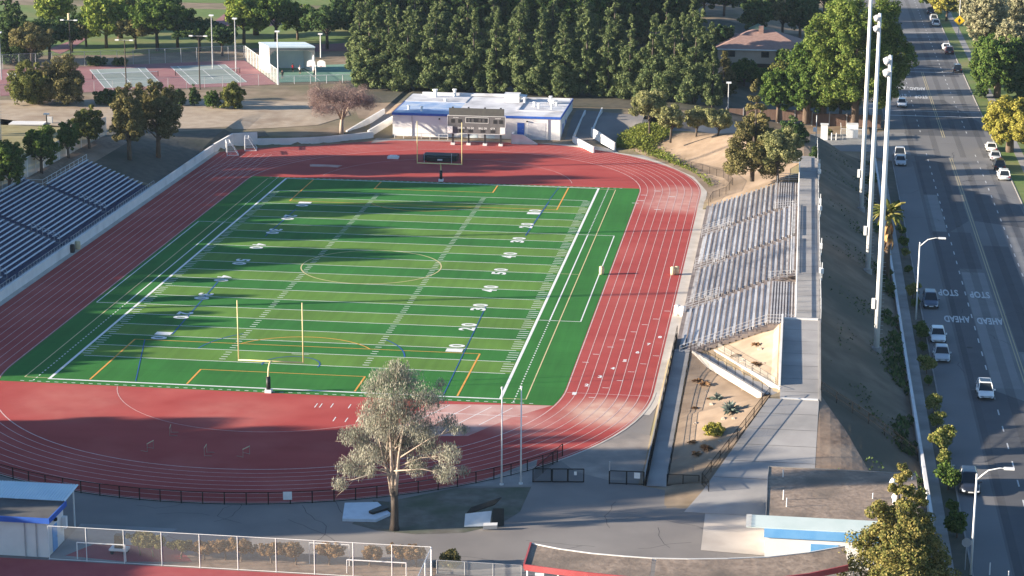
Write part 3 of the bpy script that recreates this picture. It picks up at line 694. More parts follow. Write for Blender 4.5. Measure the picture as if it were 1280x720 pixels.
for s, (lab) in enumerate(['nearest shaded navy bleacher section cut by the left photo edge', 'shaded navy bleacher section between the nearest one and the middle aisle',
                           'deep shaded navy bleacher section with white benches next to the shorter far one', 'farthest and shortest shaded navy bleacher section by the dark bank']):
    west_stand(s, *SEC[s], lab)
tag(railing(MB(), [(-30.9,61,4.2),(-30.9,77.8,4.2),(-28.2,77.8,4.2),(-28.2,97.5,4.2)], 1.1, 2.0, .03, (1,.5)).build('top_railing', W['metal_w']), 'thin white pipe railing along the back of the left bleachers', 'railing')
# ------------------------------------------------------------------ goal posts
def goal_post(loc, s, label):
    t = thing('goal_post', label, 'goal post', loc, 'football goal posts', local=True)
    b = MB(); b.tube([(0,-1.3*s,0),(0,-1.3*s,1.6),(0,-1.25*s,2.2),(0,-1.0*s,2.7),(0,-.55*s,2.98),(0,0,3.05)], .085, 8); b.build('gooseneck', W['metal_yw'], t, True)
    MB().bar((-3.55,0,3.05), (3.55,0,3.05), .075, 8).build('crossbar', W['metal_yw'], t, True)
    for x in (-3.5, 3.5): MB().bar((x,0,3.05), (x,0,9.6), .06, 8).build('upright', W['metal_yw'], t, True)
    p = MB(); p.bar((0,-1.3*s,.02), (0,-1.3*s,1.75), .24, 10); p.build('post_padding', W['black_v'], t, True)
    MB().box(-.35,.35,-1.3*s-.35,-1.3*s+.35,0,.35).build('padding_base', W['white'], t)
W['metal_yw'] = mat('cream_enamel', (.78,.66,.34), (.70,.58,.30), scale=1, rough=.45)
goal_post((24.35,-.15,.0), 1, 'cream football goal post standing at the near end of the field')
goal_post((24.1,110.2,.0), -1, 'cream football goal post at the far end before the scoreboard')
# ------------------------------------------------------------------ stadium light poles
def light_pole(loc, s, label, h=33):
    t = thing('stadium_light_pole', label, 'light pole', loc, 'tall stadium light poles', local=True)
    MB().tube([(0,0,.0),(0,0,h*.5),(0,0,h)], [.34,.29,.21], 12).build('pole', W['metal_w'], t, True)
    MB().bar((0,0,-.6), (0,0,.35), .55, 12).build('footing', W['conc'], t)
    st = MB()
    for i in range(20): st.bar((.3,0,1.5+i*.45), (.62,0,1.5+i*.45), .02, 4)
    st.build('climbing_pegs', W['metal_g'], t)
    MB().box(-.75,-.38,-.3,.3,4.8,5.9).build('electrical_box', W['metal_w'], t)
    for j, z in enumerate((h-.2, h-1.5)):
        a = MB().bar((0,-1.5,z), (0,1.5,z), .07, 6); a.build('cross_arm', W['metal_w'], t)
        for k in range(4):
            y = -1.35+k*.9; m = MB(); m.tube([(0*s,y,z-.1),(s*.3,y,z-.32),(s*.55,y,z-.6)], [.08,.22,.30], 8); m.build('floodlight', W['metal_g'], t, True)
light_pole((88.4,20.2,1.3), -1, 'nearest of the three tall white light poles on the dark embankment')
light_pole((88.4,57.0,1.3), -1, 'middle of the three tall white light poles on the dark embankment')
light_pole((88.4,94.5,1.3), -1, 'farthest of the three tall white light poles, its head above the photo', 36)
light_pole((-44.6,104.5,2.0), 1, 'tall white light pole at the left photo edge behind the left bleachers')
light_pole((-44.6,54.0,2.0), 1, 'tall white light pole out of frame left casting the thin middle shadow')
light_pole((-44.6,18.0,2.0), 1, 'tall white light pole out of frame left casting the thin near shadow')
# ------------------------------------------------------------------ street lamps
def street_lamp(loc, label, h=9.0, arm=2.3, g='street lamps on the left kerb'):
    t = thing('street_lamp', label, 'street lamp', loc, g, local=True)
    MB().bar((0,0,0), (0,0,h), .11, 8, .08).build('pole', W['metal_w'], t, True)
    MB().tube([(0,0,h-.5),(arm*.4,0,h+.35),(arm*.8,0,h+.6),(arm,0,h+.6)], [.07,.06,.05,.05], 6).build('arm', W['metal_w'], t, True)
    MB().obox((arm+.3,0), .85, .3, h+.5, h+.68, 0).build('lamp_head', W['metal_w'], t)
street_lamp((93.9,42.5,-.9), 'curved-arm street lamp beside the grey parked car near the STOP AHEAD marking', 9.6)
street_lamp((94.6,-40.7,-.9), 'curved-arm street lamp at the lower right corner above the street', 9.0)
street_lamp((95.0,176.5,-.9), 'curved-arm street lamp just right of the tall white poles at the side street', 9.2, 2.6)
# ------------------------------------------------------------------ scoreboard
def scoreboard():
    t = thing('scoreboard', 'dark grey football scoreboard on four legs at the far bend before the white building', 'scoreboard', (25.2,142.6,0))
    x0, x1, y = 20.2, 30.0, 142.6
    for x in (21.0,23.7,26.5,29.2):
        MB().box(x-.14,x+.14,y-.14,y+.14,0,6.5).build('leg', W['board_k'], t)
        MB().box(x-.35,x+.35,y-.35,y+.35,0,.35).build('leg_footing', W['conc_w'], t)
    MB().box(x0,x1,y-.5,y-.15,2.1,5.05).build('lower_panel', W['board_g'], t)
    MB().box(x0+.2,x1-.2,y-.48,y-.15,5.1,6.35).build('upper_panel', mat('sponsor_panel', (.085,.085,.08), (.10,.10,.09), scale=2), t)
    f = MB(); f.box(x0-.06,x1+.06,y-.53,y-.14,5.05,5.11); f.box(x0-.06,x0,y-.53,y-.14,2.05,5.05); f.box(x1,x1+.06,y-.53,y-.14,2.05,5.05); f.box(x0-.06,x1+.06,y-.53,y-.14,2.0,2.06)
    cx = 25.2
    f.box(cx-1.95,cx+1.95,y-.54,y-.505,4.78,4.84); f.box(cx-1.95,cx+1.95,y-.54,y-.505,3.88,3.94); f.box(cx-1.95,cx-1.89,y-.54,y-.505,3.94,4.78); f.box(cx+1.89,cx+1.95,y-.54,y-.505,3.94,4.78)
    f.build('white_frame', W['white'], t)
    d = MB(); d.box(cx-1.88,cx+1.88,y-.525,y-.503,3.95,4.77)
    for xx in (21.1,28.3,29.3,22.3): d.box(xx-.32,xx+.32,y-.525,y-.503,3.85,4.5)
    for xx in (22.5,24.1,26.2,27.9): d.box(xx-.38,xx+.38,y-.525,y-.503,2.25,2.75)
    d.build('digit_window', W['board_k'], t)
    dg = MB()
    def wtext(mb, s, x, z, wd, hh):
        V, F = text_verts(s, wd, hh, .02); mb.add([(x+a, y-.545, z+b) for a, b in V], F)
    for s, x, wd in (('DOWN',22.5,1.15),('TO GO',24.1,1.2),('BALL ON',26.2,1.4),('QTR',27.9,.8)): wtext(dg, s, x, 3.0, wd, .34)
    wtext(dg, 'HOME', 21.6, 4.75, .9, .16); wtext(dg, 'GUEST', 28.8, 4.75, 1.0, .16)
    dg.build('lettering', W['white'], t)
    dd = MB()
    for k, xx in enumerate((cx-1.4,cx-.75,cx+.45,cx+1.1)): wtext(dd, '8', xx, 4.35, .38, .58)
    dd.build('unlit_digits', W['board_g'], t)
    for x in (20.62,29.6): MB().box(x-.42,x+.42,y-.75,y-.51,2.15,3.25).build('corner_box', W['cream'], t)
scoreboard()
# ------------------------------------------------------------------ field building
def field_house():
    t = thing('field_house', 'long low cream building with blue trim behind the far bend and scoreboard', 'building', (24,148,0))
    x0, x1, y0, y1, h = 9.6, 38.7, 148, 168, 4.15
    MB().box(x0,x1,y0,y1,-.2,h).build('wall', W['cream'], t)
    b = MB(); b.box(x0-.12,x1+.12,y0-.12,y0-.001,h-.28,h+.12); b.box(x1+.001,x1+.12,y0,y1,h-.28,h+.12); b.box(x0-.12,x0-.001,y0,y1,h-.28,h+.12); b.build('fascia', W['blue_trim'], t)
    r = MB(); r.box(x0,20.5,y0,160,h+.002,h+.1); 
    rb = r.build('roof', W['roof_b'], t)
    r = MB(); r.box(20.502,x1,y0,y1,h+.003,h+.12); r.box(x0,20.5,160.002,y1,h+.003,h+.2); r.box(30.5,38.2,153,153.3,h+.121,h+.3); r.box(30.5,30.8,153.3,166,h+.121,h+.3); r.box(30.8,38.4,166,166.3,h+.121,h+.4); r.box(11.5,29.5,167,167.4,h+.201,h+.7)
    rr = r.build('roof', W['roof_w'], t)
    for x, y, s, z in ((14.2,165,.5,1.3),(17.5,166.5,.4,1.2),(11.8,151.5,.28,.6),(14.3,150.3,.28,.7),(16.8,160.5,.35,.4),(35.2,164,.35,.8),(36.8,159,.3,.6),(36.3,156,.25,.8),(34,156.5,.25,.7),(33,158,.3,.7),(35.8,162,.9,.5),(30.9,161,.3,.9)):
        v = MB(); v.bar((x,y,h+.1), (x,y,h+.1+z), s*.7, 8); v.bar((x,y,h+.1+z), (x,y,h+.3+z), s, 8); v.build('roof_vent', W['metal_w'], rr)
    v = MB(); v.box(27.2,29.8,162,164.5,h+.12,h+1.5); v.add([(27,161.8,h+1.5),(31,161.8,h+1.1),(31,164.6,h+1.1),(27,164.6,h+1.5)], [(0,1,2,3)]); v.build('roof_unit', W['metal_w'], rr)
    f = MB().box(31.3,32.5,y0-.05,y0+.1,.95,3.1); d = f.build('door', W['blue_trim'], t); MB().box(32.25,32.33,y0-.1,y0-.052,1.9,2.05).build('handle', W['metal_g'], d)
    f = MB().box(33.1,36.2,y0-.04,y0+.1,.0,3.2).build('shutter_door', W['roof_w'], t)
    f = MB()
    for x in (13.0,36.6): f.box(x-.06,x+.06,y0-.12,y0-.002,0,h-.3)
    f.build('downpipe', W['metal_g'], t)
    f = MB().box(22.6,24.4,y0-.04,y0+.02,.0,2.5).box(25.6,27.4,y0-.04,y0+.02,0,2.5).build('roller_door', W['canopy'], t)
    for y in (151.5,156): MB().box(x1-.02,x1+.05,y,y+1.3,.2,2.4).build('door', W['blue_trim'], t)
    for x in (17.8,19.7,33.0,20.3): MB().box(x-.12,x+.12,y0-.3,y0-.01,3.3,3.5).build('wall_lamp', W['metal_k'], t)
    r = MB(); railing(r, [(10.2,146.6,0),(19.5,146.4,0)], 1.0, 1.6, .04, (1,.5)); r.build('front_railing', W['metal_w'], t)
    p = MB(); p.add([(30.8,144.6,0),(33.0,144.6,0),(35.4,144.6,0),(30.8,144.6,1.5),(32.6,144.6,1.5)], [(0,2,4,3)]); 
    p = MB(); p.wall([(30.8,144.9,0),(32.7,144.9,0),(35.2,144.9,0)], .3, [1.7,1.6,.1]); p.box(30.65,30.95,145.05,147.9,0,1.7); p.build('porch_wall', W['conc_w'], t)
    MB().box(31,33,145.06,147.95,0,.95).build('porch', W['conc'], t)
field_house()
struct(MB().poly([(7,141.5),(10,144.6),(38,146.5),(48,141),(57,131.8),(62,123.5),(64.8,114),(66.2,114),(63,126.5),(56,136),(49.2,142.2),(40,148.3),(7,148.3)], .012).build('building_forecourt', W['conc']))
# ------------------------------------------------------------------ flagpoles
for p, lab in (((627,606),'left of the two bare white flagpoles by the near track bend'),((651,605),'right of the two bare white flagpoles by the near track bend')):
    q = U(*p); t = thing('flagpole', lab, 'flagpole', (q.x,q.y,0), 'pair of bare flagpoles', local=True)
    MB().bar((0,0,0), (0,0,9.3), .09, 8, .05).build('pole', W['metal_w'], t, True); MB().bar((0,0,9.3),(0,0,9.5),.1,6).build('cap', W['metal_w'], t); MB().bar((0,0,0),(0,0,.12),.2,8).build('base', W['white'], t)
# ------------------------------------------------------------------ hurdles
def hurdle(loc, rz, label):
    t = thing('hurdle', label, 'hurdle', loc, 'track hurdles on the shaded D area', rz, True)
    MB().box(-.6,.6,-.02,.02,.78,.86).build('bar', W['plastic_y'], t)
    for x in (-.55,.55): MB().bar((x,0,.0), (x,0,.8), .025, 5).bar((x,0,.03), (x,.75,.03), .025, 5).build('leg', W['trunk_p'], t)
for (px, py), rz, lab in (((188,563),1.3,'hurdle on the shaded red area, leftmost of the front three'),((257,568),-1.5,'hurdle on the shaded red area, middle of the front three'),((308,570),1.2,'hurdle on the shaded red area, rightmost of the front three'),((213,543),-1.4,'single hurdle standing behind the three others on the red area')):
    q = U(px, py); hurdle((q.x,q.y,.02), rz, lab)
# ------------------------------------------------------------------ mats, bins and small track gear
m = MB()
x0 = 18.4
m.box(18.5,24.0,127.5,130.2,.1,.95); m.box(19.2,23.3,126.8,127.49,.1,.8)
t = thing('landing_mat', 'long black covered landing mat on the red area behind the far goal post', 'landing mat', (21.2,129,0))
mo = m.build('cover', W['black_v'], t); MB().box(21.0,21.8,126.6,126.78,.3,.5).build('logo_patch', W['white'], t)
for x in (18.9,23.4): MB().bar((x,126.2,0),(x,126.2,1.6),.05,6).build('upright', W['metal_g'], t)
tag(MB().box(12.4,14.2,128.2,129.4,.0,.35).box(12.7,13.9,128.4,129.2,.35,.5).build('equipment_box', W['white']), 'small white equipment box on the red area left of the far goal post', 'box')
tag(MB().poly([(1.4,119.6),(6.0,119.6),(6.4,121.3),(1.0,121.3)], .05).box(1.4,6.0,119.6,121.2,.02,.12).build('take_off_board', W['red_p']), 'pale flat board lying on the red area near the far left corner of the turf', 'board')
def barrel(loc, label, r=.33, h=.95, m=None):
    t = thing('trash_barrel', label, 'trash barrel', loc, 'cream trash barrels', local=True)
    MB().tube([(0,0,0),(0,0,h*.3),(0,0,h*.7),(0,0,h)], [r*.9,r,r,r*.92], 12).build('body', m or W['plastic_y'], t, True)
    MB().tube([(0,0,h),(0,0,h+.1)], [r*1.05,r*.7], 12).build('lid', m or W['plastic_y'], t, True)
for (px, py), lab in (((752,343),'cream barrel standing on the turf inside the right touchline'),((841,343.5),'left cream barrel of the pair on the outer lane of the right straight'),((846,343),'right cream barrel of the pair on the outer lane of the right straight')):
    q = U(px, py); barrel((q.x,q.y,.02), lab)
for (x, y), lab in (((65.3,36.6),'left white bin of the pair at the front of the right bleachers'),((66.0,36.2),'right white bin of the pair at the front of the right bleachers')):
    barrel((x,y,.05), lab, .4, 1.1, W['white'])
barrel((-16.7,58.6,.02), 'cream bin against the wall under the left bleachers', .35, 1.0)
barrel((-16.8,56.6,.02), 'dark bin against the wall under the left bleachers', .35, 1.0, W['board_k'])
def soccer_goal(loc, rz, label, wd=3.2, h=2.1, g='small soccer goals stored by the far left corner'):
    t = thing('soccer_goal', label, 'soccer goal', loc, g, rz, True)
    f = MB(); f.bar((-wd/2,0,0),(-wd/2,0,h),.06,6); f.bar((wd/2,0,0),(wd/2,0,h),.06,6); f.bar((-wd/2,0,h),(wd/2,0,h),.06,6); f.build('front_frame', W['metal_w'], t)
    f = MB()
    for x in (-wd/2,wd/2): f.tube([(x,0,h),(x,.6,h),(x,1.9,0)], .045, 5); f.bar((x,0,.04),(x,1.9,.04),.045,5)
    f.bar((-wd/2,1.9,.04),(wd/2,1.9,.04),.045,5); f.bar((-wd/2,.6,h),(wd/2,.6,h),.045,5); f.build('rear_frame', W['metal_w'], t)
    MB().add([(-wd/2,.6,h),(wd/2,.6,h),(wd/2,1.9,0),(-wd/2,1.9,0),(-wd/2,0,h),(wd/2,0,h),(-wd/2,0,0),(wd/2,0,0)], [(0,1,2,3),(0,1,5,4),(4,0,3,6),(5,1,2,7)]).build('net', W['chain_w'], t)
soccer_goal((-14.6,128.0,.01), -1.25, 'front small white soccer goal in the far left corner of the track')
soccer_goal((-12.6,132.6,.01), -1.35, 'rear small white soccer goal against the stepped corner wall')
# ------------------------------------------------------------------ fences
def fence(name, label, pts, h, post_sp, mm, pm, r=.035, rails=(1.,), cat='fence', group=None, base=None, mesh=True):
    t = thing(name, label, cat, pts[0] if len(pts[0]) > 2 else (pts[0][0], pts[0][1], 0), group)
    P = [Vector((p[0], p[1], (p[2] if len(p) > 2 else G(p[0], p[1])))) for p in pts]; Q = []
    for a, b in zip(P[:-1], P[1:]):
        n = max(1, round((b-a).length/post_sp))
        Q += [a.lerp(b, i/n) for i in range(n)]
    Q.append(P[-1])
    if len(pts[0]) == 2:
        for q in Q: q.z = G(q.x, q.y)
    up = Vector((0,0,h)); i = 0
    for q in Q[:95]: MB().bar(q-Vector((0,0,.1)), q+up, r, 6).build('post', pm, t)
    for k in rails:
        rl_ = MB()
        for a, b in zip(Q[:-1], Q[1:]): rl_.bar(a+up*k, b+up*k, r*.7, 5)
        rl_.build('rail', pm, t)
    if mesh:
        m_ = MB()
        for a, b in zip(Q[:-1], Q[1:]): m_.add([a+Vector((0,0,.04)), b+Vector((0,0,.04)), b+up*.985, a+up*.985], [(0,1,2,3)])
        m_.build('wire_mesh', mm, t)
    return t
fp = [p for p in stadium(ROUT+.35, 64) if p[1] < 3]
fp = [(x, y) for x, y in fp if x < 57.6]
fence('track_fence', 'low black chain-link fence curving round the near bend of the track', fp, 1.15, 3.4, W['chain_k'], W['metal_k'], .05, (1.,.06))
t = thing('gate', 'open black double gate standing on the asphalt right of the flagpoles', 'gate', (55.4,-25.6,0))
for a, b in (((55.5,-25.5),(57.2,-25.3)),((57.3,-25.3),(58.7,-25.1)),((58.75,-25.1),(60.2,-24.9))):
    f = MB(); a3, b3 = Vector((*a,.08)), Vector((*b,.08)); u = Vector((0,0,1.25))
    for s, e in ((a3,b3),(a3+u,b3+u),(a3,a3+u),(b3,b3+u)): f.bar(s, e, .05, 5)
    l = f.build('leaf_frame', W['metal_k'], t); MB().add([a3,b3,b3+u,a3+u], [(0,1,2,3)]).build('wire_mesh', W['chain_k'], l)
MB().box(59.3,59.55,-25.08,-25.04,.75,1.1).build('sign', W['white'], t)
fence('side_fence', 'short black fence running from the bend fence to the open gate', [(57.4,-17.6),(55.5,-25.5)], 1.25, 2.7, W['chain_k'], W['metal_k'], .05)
t = fence('site_gate', 'black gate panel with a white sign between the track bend and front ramp', [(62.6,-24.9,0),(65.8,-24.8,0)], 1.3, 1.6, W['chain_k'], W['metal_k'], .06, (1,.06))
MB().box(64.9,65.45,-25.0,-24.95,.7,1.25).build('sign', W['white'], t)
MB().bar((62.6,-24.9,1.3),(62.6,-24.9,2.2),.05,6).build('tall_post', W['metal_g'], t)
fence('ramp_fence', 'black railing fence on the right side of the front ramp', [(67.95,17,.9),(67.95,-24.6,.0)], 1.1, 3, W['chain_k'], W['metal_k'], .035, (1,.5,.06))
fence('ramp_fence', 'black railing fence along the track side of the front ramp', [(66.0,24,.9),(66.0,-24.6,.1)], 1.25, 3, W['chain_k'], W['metal_k'], .035, (1,))
fence('planter_gate', 'low black fence panel closing the foot of the planted triangle', [(67.95,-24.7,0),(70.9,-24.6,0)], 1.15, 1.4, W['chain_k'], W['metal_k'], .05, (1,.06))
fence('driveway_fence', 'black railing between the planted triangle and the concrete driveway', [(77.0,-5.6,3.1),(71.2,-25.2,.45),(71.9,-26.9,.3)], 1.15, 2.6, W['chain_k'], W['metal_k'], .04, (1,.5,.08))
fence('slope_fence', 'thin wire fence beside the steps of the upper planted bank', [(70.9,17.1,1.3),(77.5,-1.6,3.1)], 1.0, 2.6, W['chain_l'], W['metal_k'], .022, (1,.5))
fence('stand_fence', 'dark railing beside the diagonal ramp at the bleacher corner', [(68.3,17.0,1.0),(76.2,-4.2,3.2)], 1.0, 3.0, W['chain_k'], W['metal_k'], .03, (1,), mesh=False)
fence('bank_fence', 'dark low fence crossing the shaded embankment below the walkway corner', [(82.1,-3.5),(91.5,-12.2)], 1.2, 2.4, W['chain_k'], W['metal_k'], .045, (1,.5))
fence('walkway_fence', 'tall thin pipe fence on the outer edge of the upper walkway', [(82.12,17.5,4.7),(82.12,128,4.7-1.0)], 1.9, 4.6, W['chain_l'], W['metal_g'], .04, (1,))
for i, (y, lab) in enumerate(((101.5,'farthest speaker'),(97.5,'second farthest speaker'),(76.5,'middle speaker of the far trio'),(72,'lone speaker between the far trio and the near pair'),(49.5,'second nearest speaker'),(36.5,'nearest speaker'))):
    tag(MB().obox((82.25,y), .35, .6, 5.9, 6.5, .3*(i%2)).obox((82.3,y), .1, .1, 5.0, 7.2, 0).build('loudspeaker', W['metal_w']), 'small white %s box fixed to the outer walkway fence'%lab.replace('speaker','weatherproof') if False else 'white box on the walkway fence, '+lab.replace('speaker','one'), 'fence box', 'white boxes on the walkway fence')
# walkway shadows come from this overhead handrail pair
tag(railing(MB(), [(80.4,79,5.3),(80.4,97,5.3)], 1.1, 3.0, .03, (1,)).build('centre_handrail', W['metal_g']), 'thin centre handrail on the far end of the upper walkway', 'handrail') if False else None
fence('bank_fence', 'thin wire fence bulging round the tan slope at the far right bend', [(66.3,97.8)]+[(RC+(ROUT+r)*math.cos(a), S1+(ROUT+r)*math.sin(a)) for a, r in ((-.1,2.2),(.0,3.8),(.13,5.0),(.27,4.6),(.42,3.2),(.55,1.8))], 1.2, 2.6, W['chain_k'], W['metal_k'], .03, (1,), mesh=True)
# ------------------------------------------------------------------ near court: fence, frames, bushes
struct(MB().poly([(8,-75),(50.4,-75),(50.4,-51.0),(8,-51.0)], .012).build('near_court', W['court_r']))
struct(MB().poly([(17.45,-50.9),(24,-51),(26.2,-42.2),(17.45,-42.2)], .012).build('pale_pad', W['conc_d']))
struct(MB().poly([(27,-50.9),(50.3,-50.9),(50.3,-46.6),(30,-46.4)], .010).build('hedge_bed', W['mulch']))
struct(MB().poly([(20.2,-46.8),(27.5,-46.4),(29.6,-49.6),(24,-50.4),(18.6,-49.8)], .014).build('red_pad', W['court_r']))
t = fence('court_fence', 'tall pale chain-link fence along the near red court at the bottom', [(17.6,-50.8),(50.2,-50.9)], 3.0, 3.25, W['chain_l'], W['metal_w'], .035, (1.,.02))
fence('court_fence', 'short return of the tall pale chain-link fence at its right end', [(50.25,-50.95),(50.25,-60)], 3.0, 3.2, W['chain_w'], W['metal_w'], .05, (1.,))
fence('yard_fence', 'low pale chain-link fence right of the tall court fence at the bottom edge', [(50.4,-49.2),(57.5,-49.3)], 1.2, 2.4, W['chain_w'], W['metal_g'], .04, (1.,))
for (px, w_, lab) in ((408,3.4,'white frame goal behind the tall court fence left of centre'),(640-28,0,'')):
    if not w_: continue
    q = U(px, 713); t = thing('practice_goal', lab, 'goal frame', (q.x,q.y+1.2,0), None, 0, True)
    MB().tube([(-1.7,0,0),(-1.7,0,1.9),(1.7,0,1.9),(1.7,0,0)], .035, 6).build('frame', W['metal_w'], t)
tag(MB().bar((19.9,-50.4,0),(19.9,-50.4,1.5),.05,6).bar((24.1,-50.4,0),(24.1,-50.4,1.5),.05,6).bar((19.9,-50.4,1.5),(24.1,-50.4,1.5),.05,6).build('practice_goal', W['metal_w']), 'white frame goal behind the tall court fence beside the blue trimmed building', 'goal frame')
tag(MB().bar((43.0,-50.2,0),(43,-50.2,1.2),.04,6).bar((48,-50.2,0),(48,-50.2,1.2),.04,6).bar((43,-50.2,1.2),(48,-50.2,1.2),.05,6).build('pipe_rail', W['metal_w']), 'low white pipe rail behind the right end of the tall court fence', 'rail')
t = thing('cart', 'small pale cart with a dark load behind the court fence at lower left', 'cart', (23.0,-48.6,0), None, 0, True)
MB().box(-.8,.8,-.45,.45,.35,.5).box(-.75,.75,-.4,.4,.5,.55).build('tray', W['metal_w'], t); MB().box(-.35,.35,-.3,.3,.56,1.7).build('load', W['black_v'], t)
for x in (-.55,.55):
    for y in (-.35,.35): MB().bar((x,y-.05,.18),(x,y+.05,.18),.17,8).build('wheel', W['metal_k'], t)
# ------------------------------------------------------------------ tarp, stacked boards
t = thing('covered_trailer', 'white sheet-covered low platform lying left of the pale tree base', 'covered platform', (41.5,-36,0))
MB().prism([tuple(U(a,b))[:2] for a, b in ((428,652),(431,632),(472,631),(488,645),(470,653))], .02, .28).build('cover', W['tarp'], t)
MB().prism([tuple(U(a,b))[:2] for a, b in ((461,645),(480,637),(486,641),(466,647))], .281, .5).build('opening', W['black_v'], t)
MB().prism([tuple(U(a,b))[:2] for a, b in ((466,628),(487,630),(489,642))], .03, .2).build('flap', W['dirt_dark'], t)
t = thing('backstop_board', 'leaning pale board with black frame standing on the worn grass', 'boards', (52.2,-37.3,0))
def quad3(a, b, c, d, th, m, nm, par):
    a, b, c, d = map(Vector, (a,b,c,d)); n = (b-a).cross(d-a).normalized()*th
    return MB().add([a,b,c,d,a+n,b+n,c+n,d+n], [(0,3,2,1),(4,5,6,7),(0,1,5,4),(1,2,6,5),(2,3,7,6),(3,0,4,7)]).build(nm, m, par)
quad3((51.0,-38.3,.1),(53.2,-37.8,.1),(53.3,-37.3,1.35),(51.0,-37.7,1.1), .08, W['tarp'], 'pale_board', t)
quad3((51.0,-37.5,.9),(53.4,-36.2,1.5),(53.9,-35.4,1.9),(51.4,-36.7,1.3), .12, W['black_v'], 'black_pad', t)
quad3((53.3,-37.9,.05),(54.4,-37.4,.05),(54.3,-36.9,1.5),(53.4,-37.3,1.6), .1, W['black_v'], 'black_frame', t)
quad3((52.7,-38.6,.05),(53.9,-38.3,.05),(53.9,-38.0,.2),(52.7,-38.3,.2), .5, W['conc_w'], 'white_base', t)
q = U(367, 623); tag(MB().obox((34.3,-34.72), .8, .05, .45, 1.2, .2).build('fence_sign', W['white']), 'small white sign hanging on the curved black track fence', 'sign')
tag(MB().tube([(0,0,0),(0,0,.8),(0,0,1.2)], [.3,.26,.1], 8).build('person_stub', W['white']), '', '') if False else None
# ------------------------------------------------------------------ vegetation
import numpy as np
def sph(rg, n):
    v = rg.normal(size=(n,3)); return v/np.linalg.norm(v,axis=1)[:,None]
def crown_mesh(name, lobes, leaf, m, parent, seed=1, cover=1.0, sub=.36, nsub=9, soft=.45, droop=0., stretch=.7, zmin=.2):
    """foliage: leaf cards on small clumps, clumps on the outside of the given lobes"""
    rg = np.random.default_rng(seed); A = np.array(lobes, float); C, Rr = A[:,:3], A[:,3:]; tc = C.mean(axis=0)
    P = []; N = []; S = []
    for c_, r_ in zip(C, Rr):
        rr = float(np.prod(r_))**(1/3); d = sph(rg, nsub); k = rg.uniform(.6,1.0,nsub)[:,None]; cc = c_+d*r_*k
        rs = np.clip(rr*sub*rg.uniform(.7,1.3,nsub), .25, 1.3)
        for q, r1 in zip(cc, rs):
            n = int(np.clip(4*PI*r1*r1*cover/(leaf*leaf*.42), 6, 260)); u = sph(rg, n); kk = rg.uniform(.7,1.05,n)[:,None]
            P.append(q+u*r1*kk*np.array([1,1,.85])); N.append(u); S.append(np.ones(n))
        n = int(np.clip(4*PI*rr*rr*.5*cover/(leaf*leaf), 4, 150)); u = sph(rg, n); P.append(c_+u*r_*rg.uniform(.2,.75,n)[:,None]); N.append(u); S.append(np.full(n,1.3))
    P = np.concatenate(P); N = np.concatenate(N); S = np.concatenate(S); n = len(P)
    N = N+rg.normal(size=(n,3))*soft+np.array([0,0,.15]); N /= np.linalg.norm(N,axis=1)[:,None]
    T = sph(rg, n); a = np.cross(N, T); a /= np.linalg.norm(a,axis=1)[:,None]; b = np.cross(N, a)
    L = (leaf*rg.uniform(.65,1.35,n)*S)[:,None]; a = a*L*.5; b = b*L*.5*stretch
    if droop: a[:,2] = -np.abs(a[:,2])-L[:,0]*droop; a[:,:2] *= .6
    V = np.stack([P-a, P+b*rg.uniform(.7,1.2,n)[:,None], P+a, P-b*rg.uniform(.7,1.2,n)[:,None]], axis=1).reshape(-1,3)
    ok = V[:,2].reshape(n,4).min(axis=1) > zmin; V = V.reshape(n,4,3)[ok].reshape(-1,3); n = len(V)//4
    me = bpy.data.meshes.new(name); me.vertices.add(4*n); me.vertices.foreach_set('co', V.ravel()); me.loops.add(4*n); me.loops.foreach_set('vertex_index', np.arange(4*n))
    me.polygons.add(n); me.polygons.foreach_set('loop_start', np.arange(n)*4); me.polygons.foreach_set('loop_total', np.full(n,4)); me.materials.append(m); me.update(calc_edges=True)
    o = bpy.data.objects.new(name, me); COL.objects.link(o); o.parent = parent; return o
def tree_obj(name, label, cat, loc, lobes, leafmat, leaf, dens, trunkmat, trunk, seed=1, limbs=True, group=None, inner=.35, flat=.55, droop=0, tr=None, **kw):
    rnd = random.Random(seed)
    t = thing(name, label, cat, loc, group, 0, True)
    crown_mesh('crown', lobes, leaf, leafmat, t, seed, **kw)
    if trunk:
        h, r = trunk; tb = MB(); lx = rnd.uniform(-.3,.3)
        tb.tube([(0,0,-.3),(lx*.3,0,h*.35),(lx,.1,h*.7),(lx,.1,h)], [r*1.25,r,r*.75,r*.3], 8)
        if limbs:
            for (cx, cy, cz, rx, ry, rz) in lobes[:14]:
                z0 = min(h*.9, max(h*.3, cz*.55)); tb.tube([(lx*.7,.05,z0),(cx*.5,cy*.5,lerp(z0,cz,.6)),(cx,cy,cz)], [r*.45,r*.28,r*.1], 5)
        tb.build('trunk', trunkmat, t, True)
    return t
def L_round(h, w, base, n, rnd, lob=.38):
    R = []
    zc = (h+base)/2; hh = (h-base)/2
    for i in range(n):
        t = 2*PI*i*.618; u = -0.75+1.6*(i+.5)/n; s = math.sqrt(max(0.05, 1-min(.97,abs(u))**2)); q = rnd.uniform(.5,.72)
        R.append((w/2*s*math.cos(t)*q, w/2*s*math.sin(t)*q, zc+hh*u*.72, w/2*lob*rnd.uniform(.8,1.2), w/2*lob*rnd.uniform(.8,1.2), hh*lob*rnd.uniform(.8,1.15)))
    R.append((0,0,zc, w*.28, w*.28, hh*.6)); return R
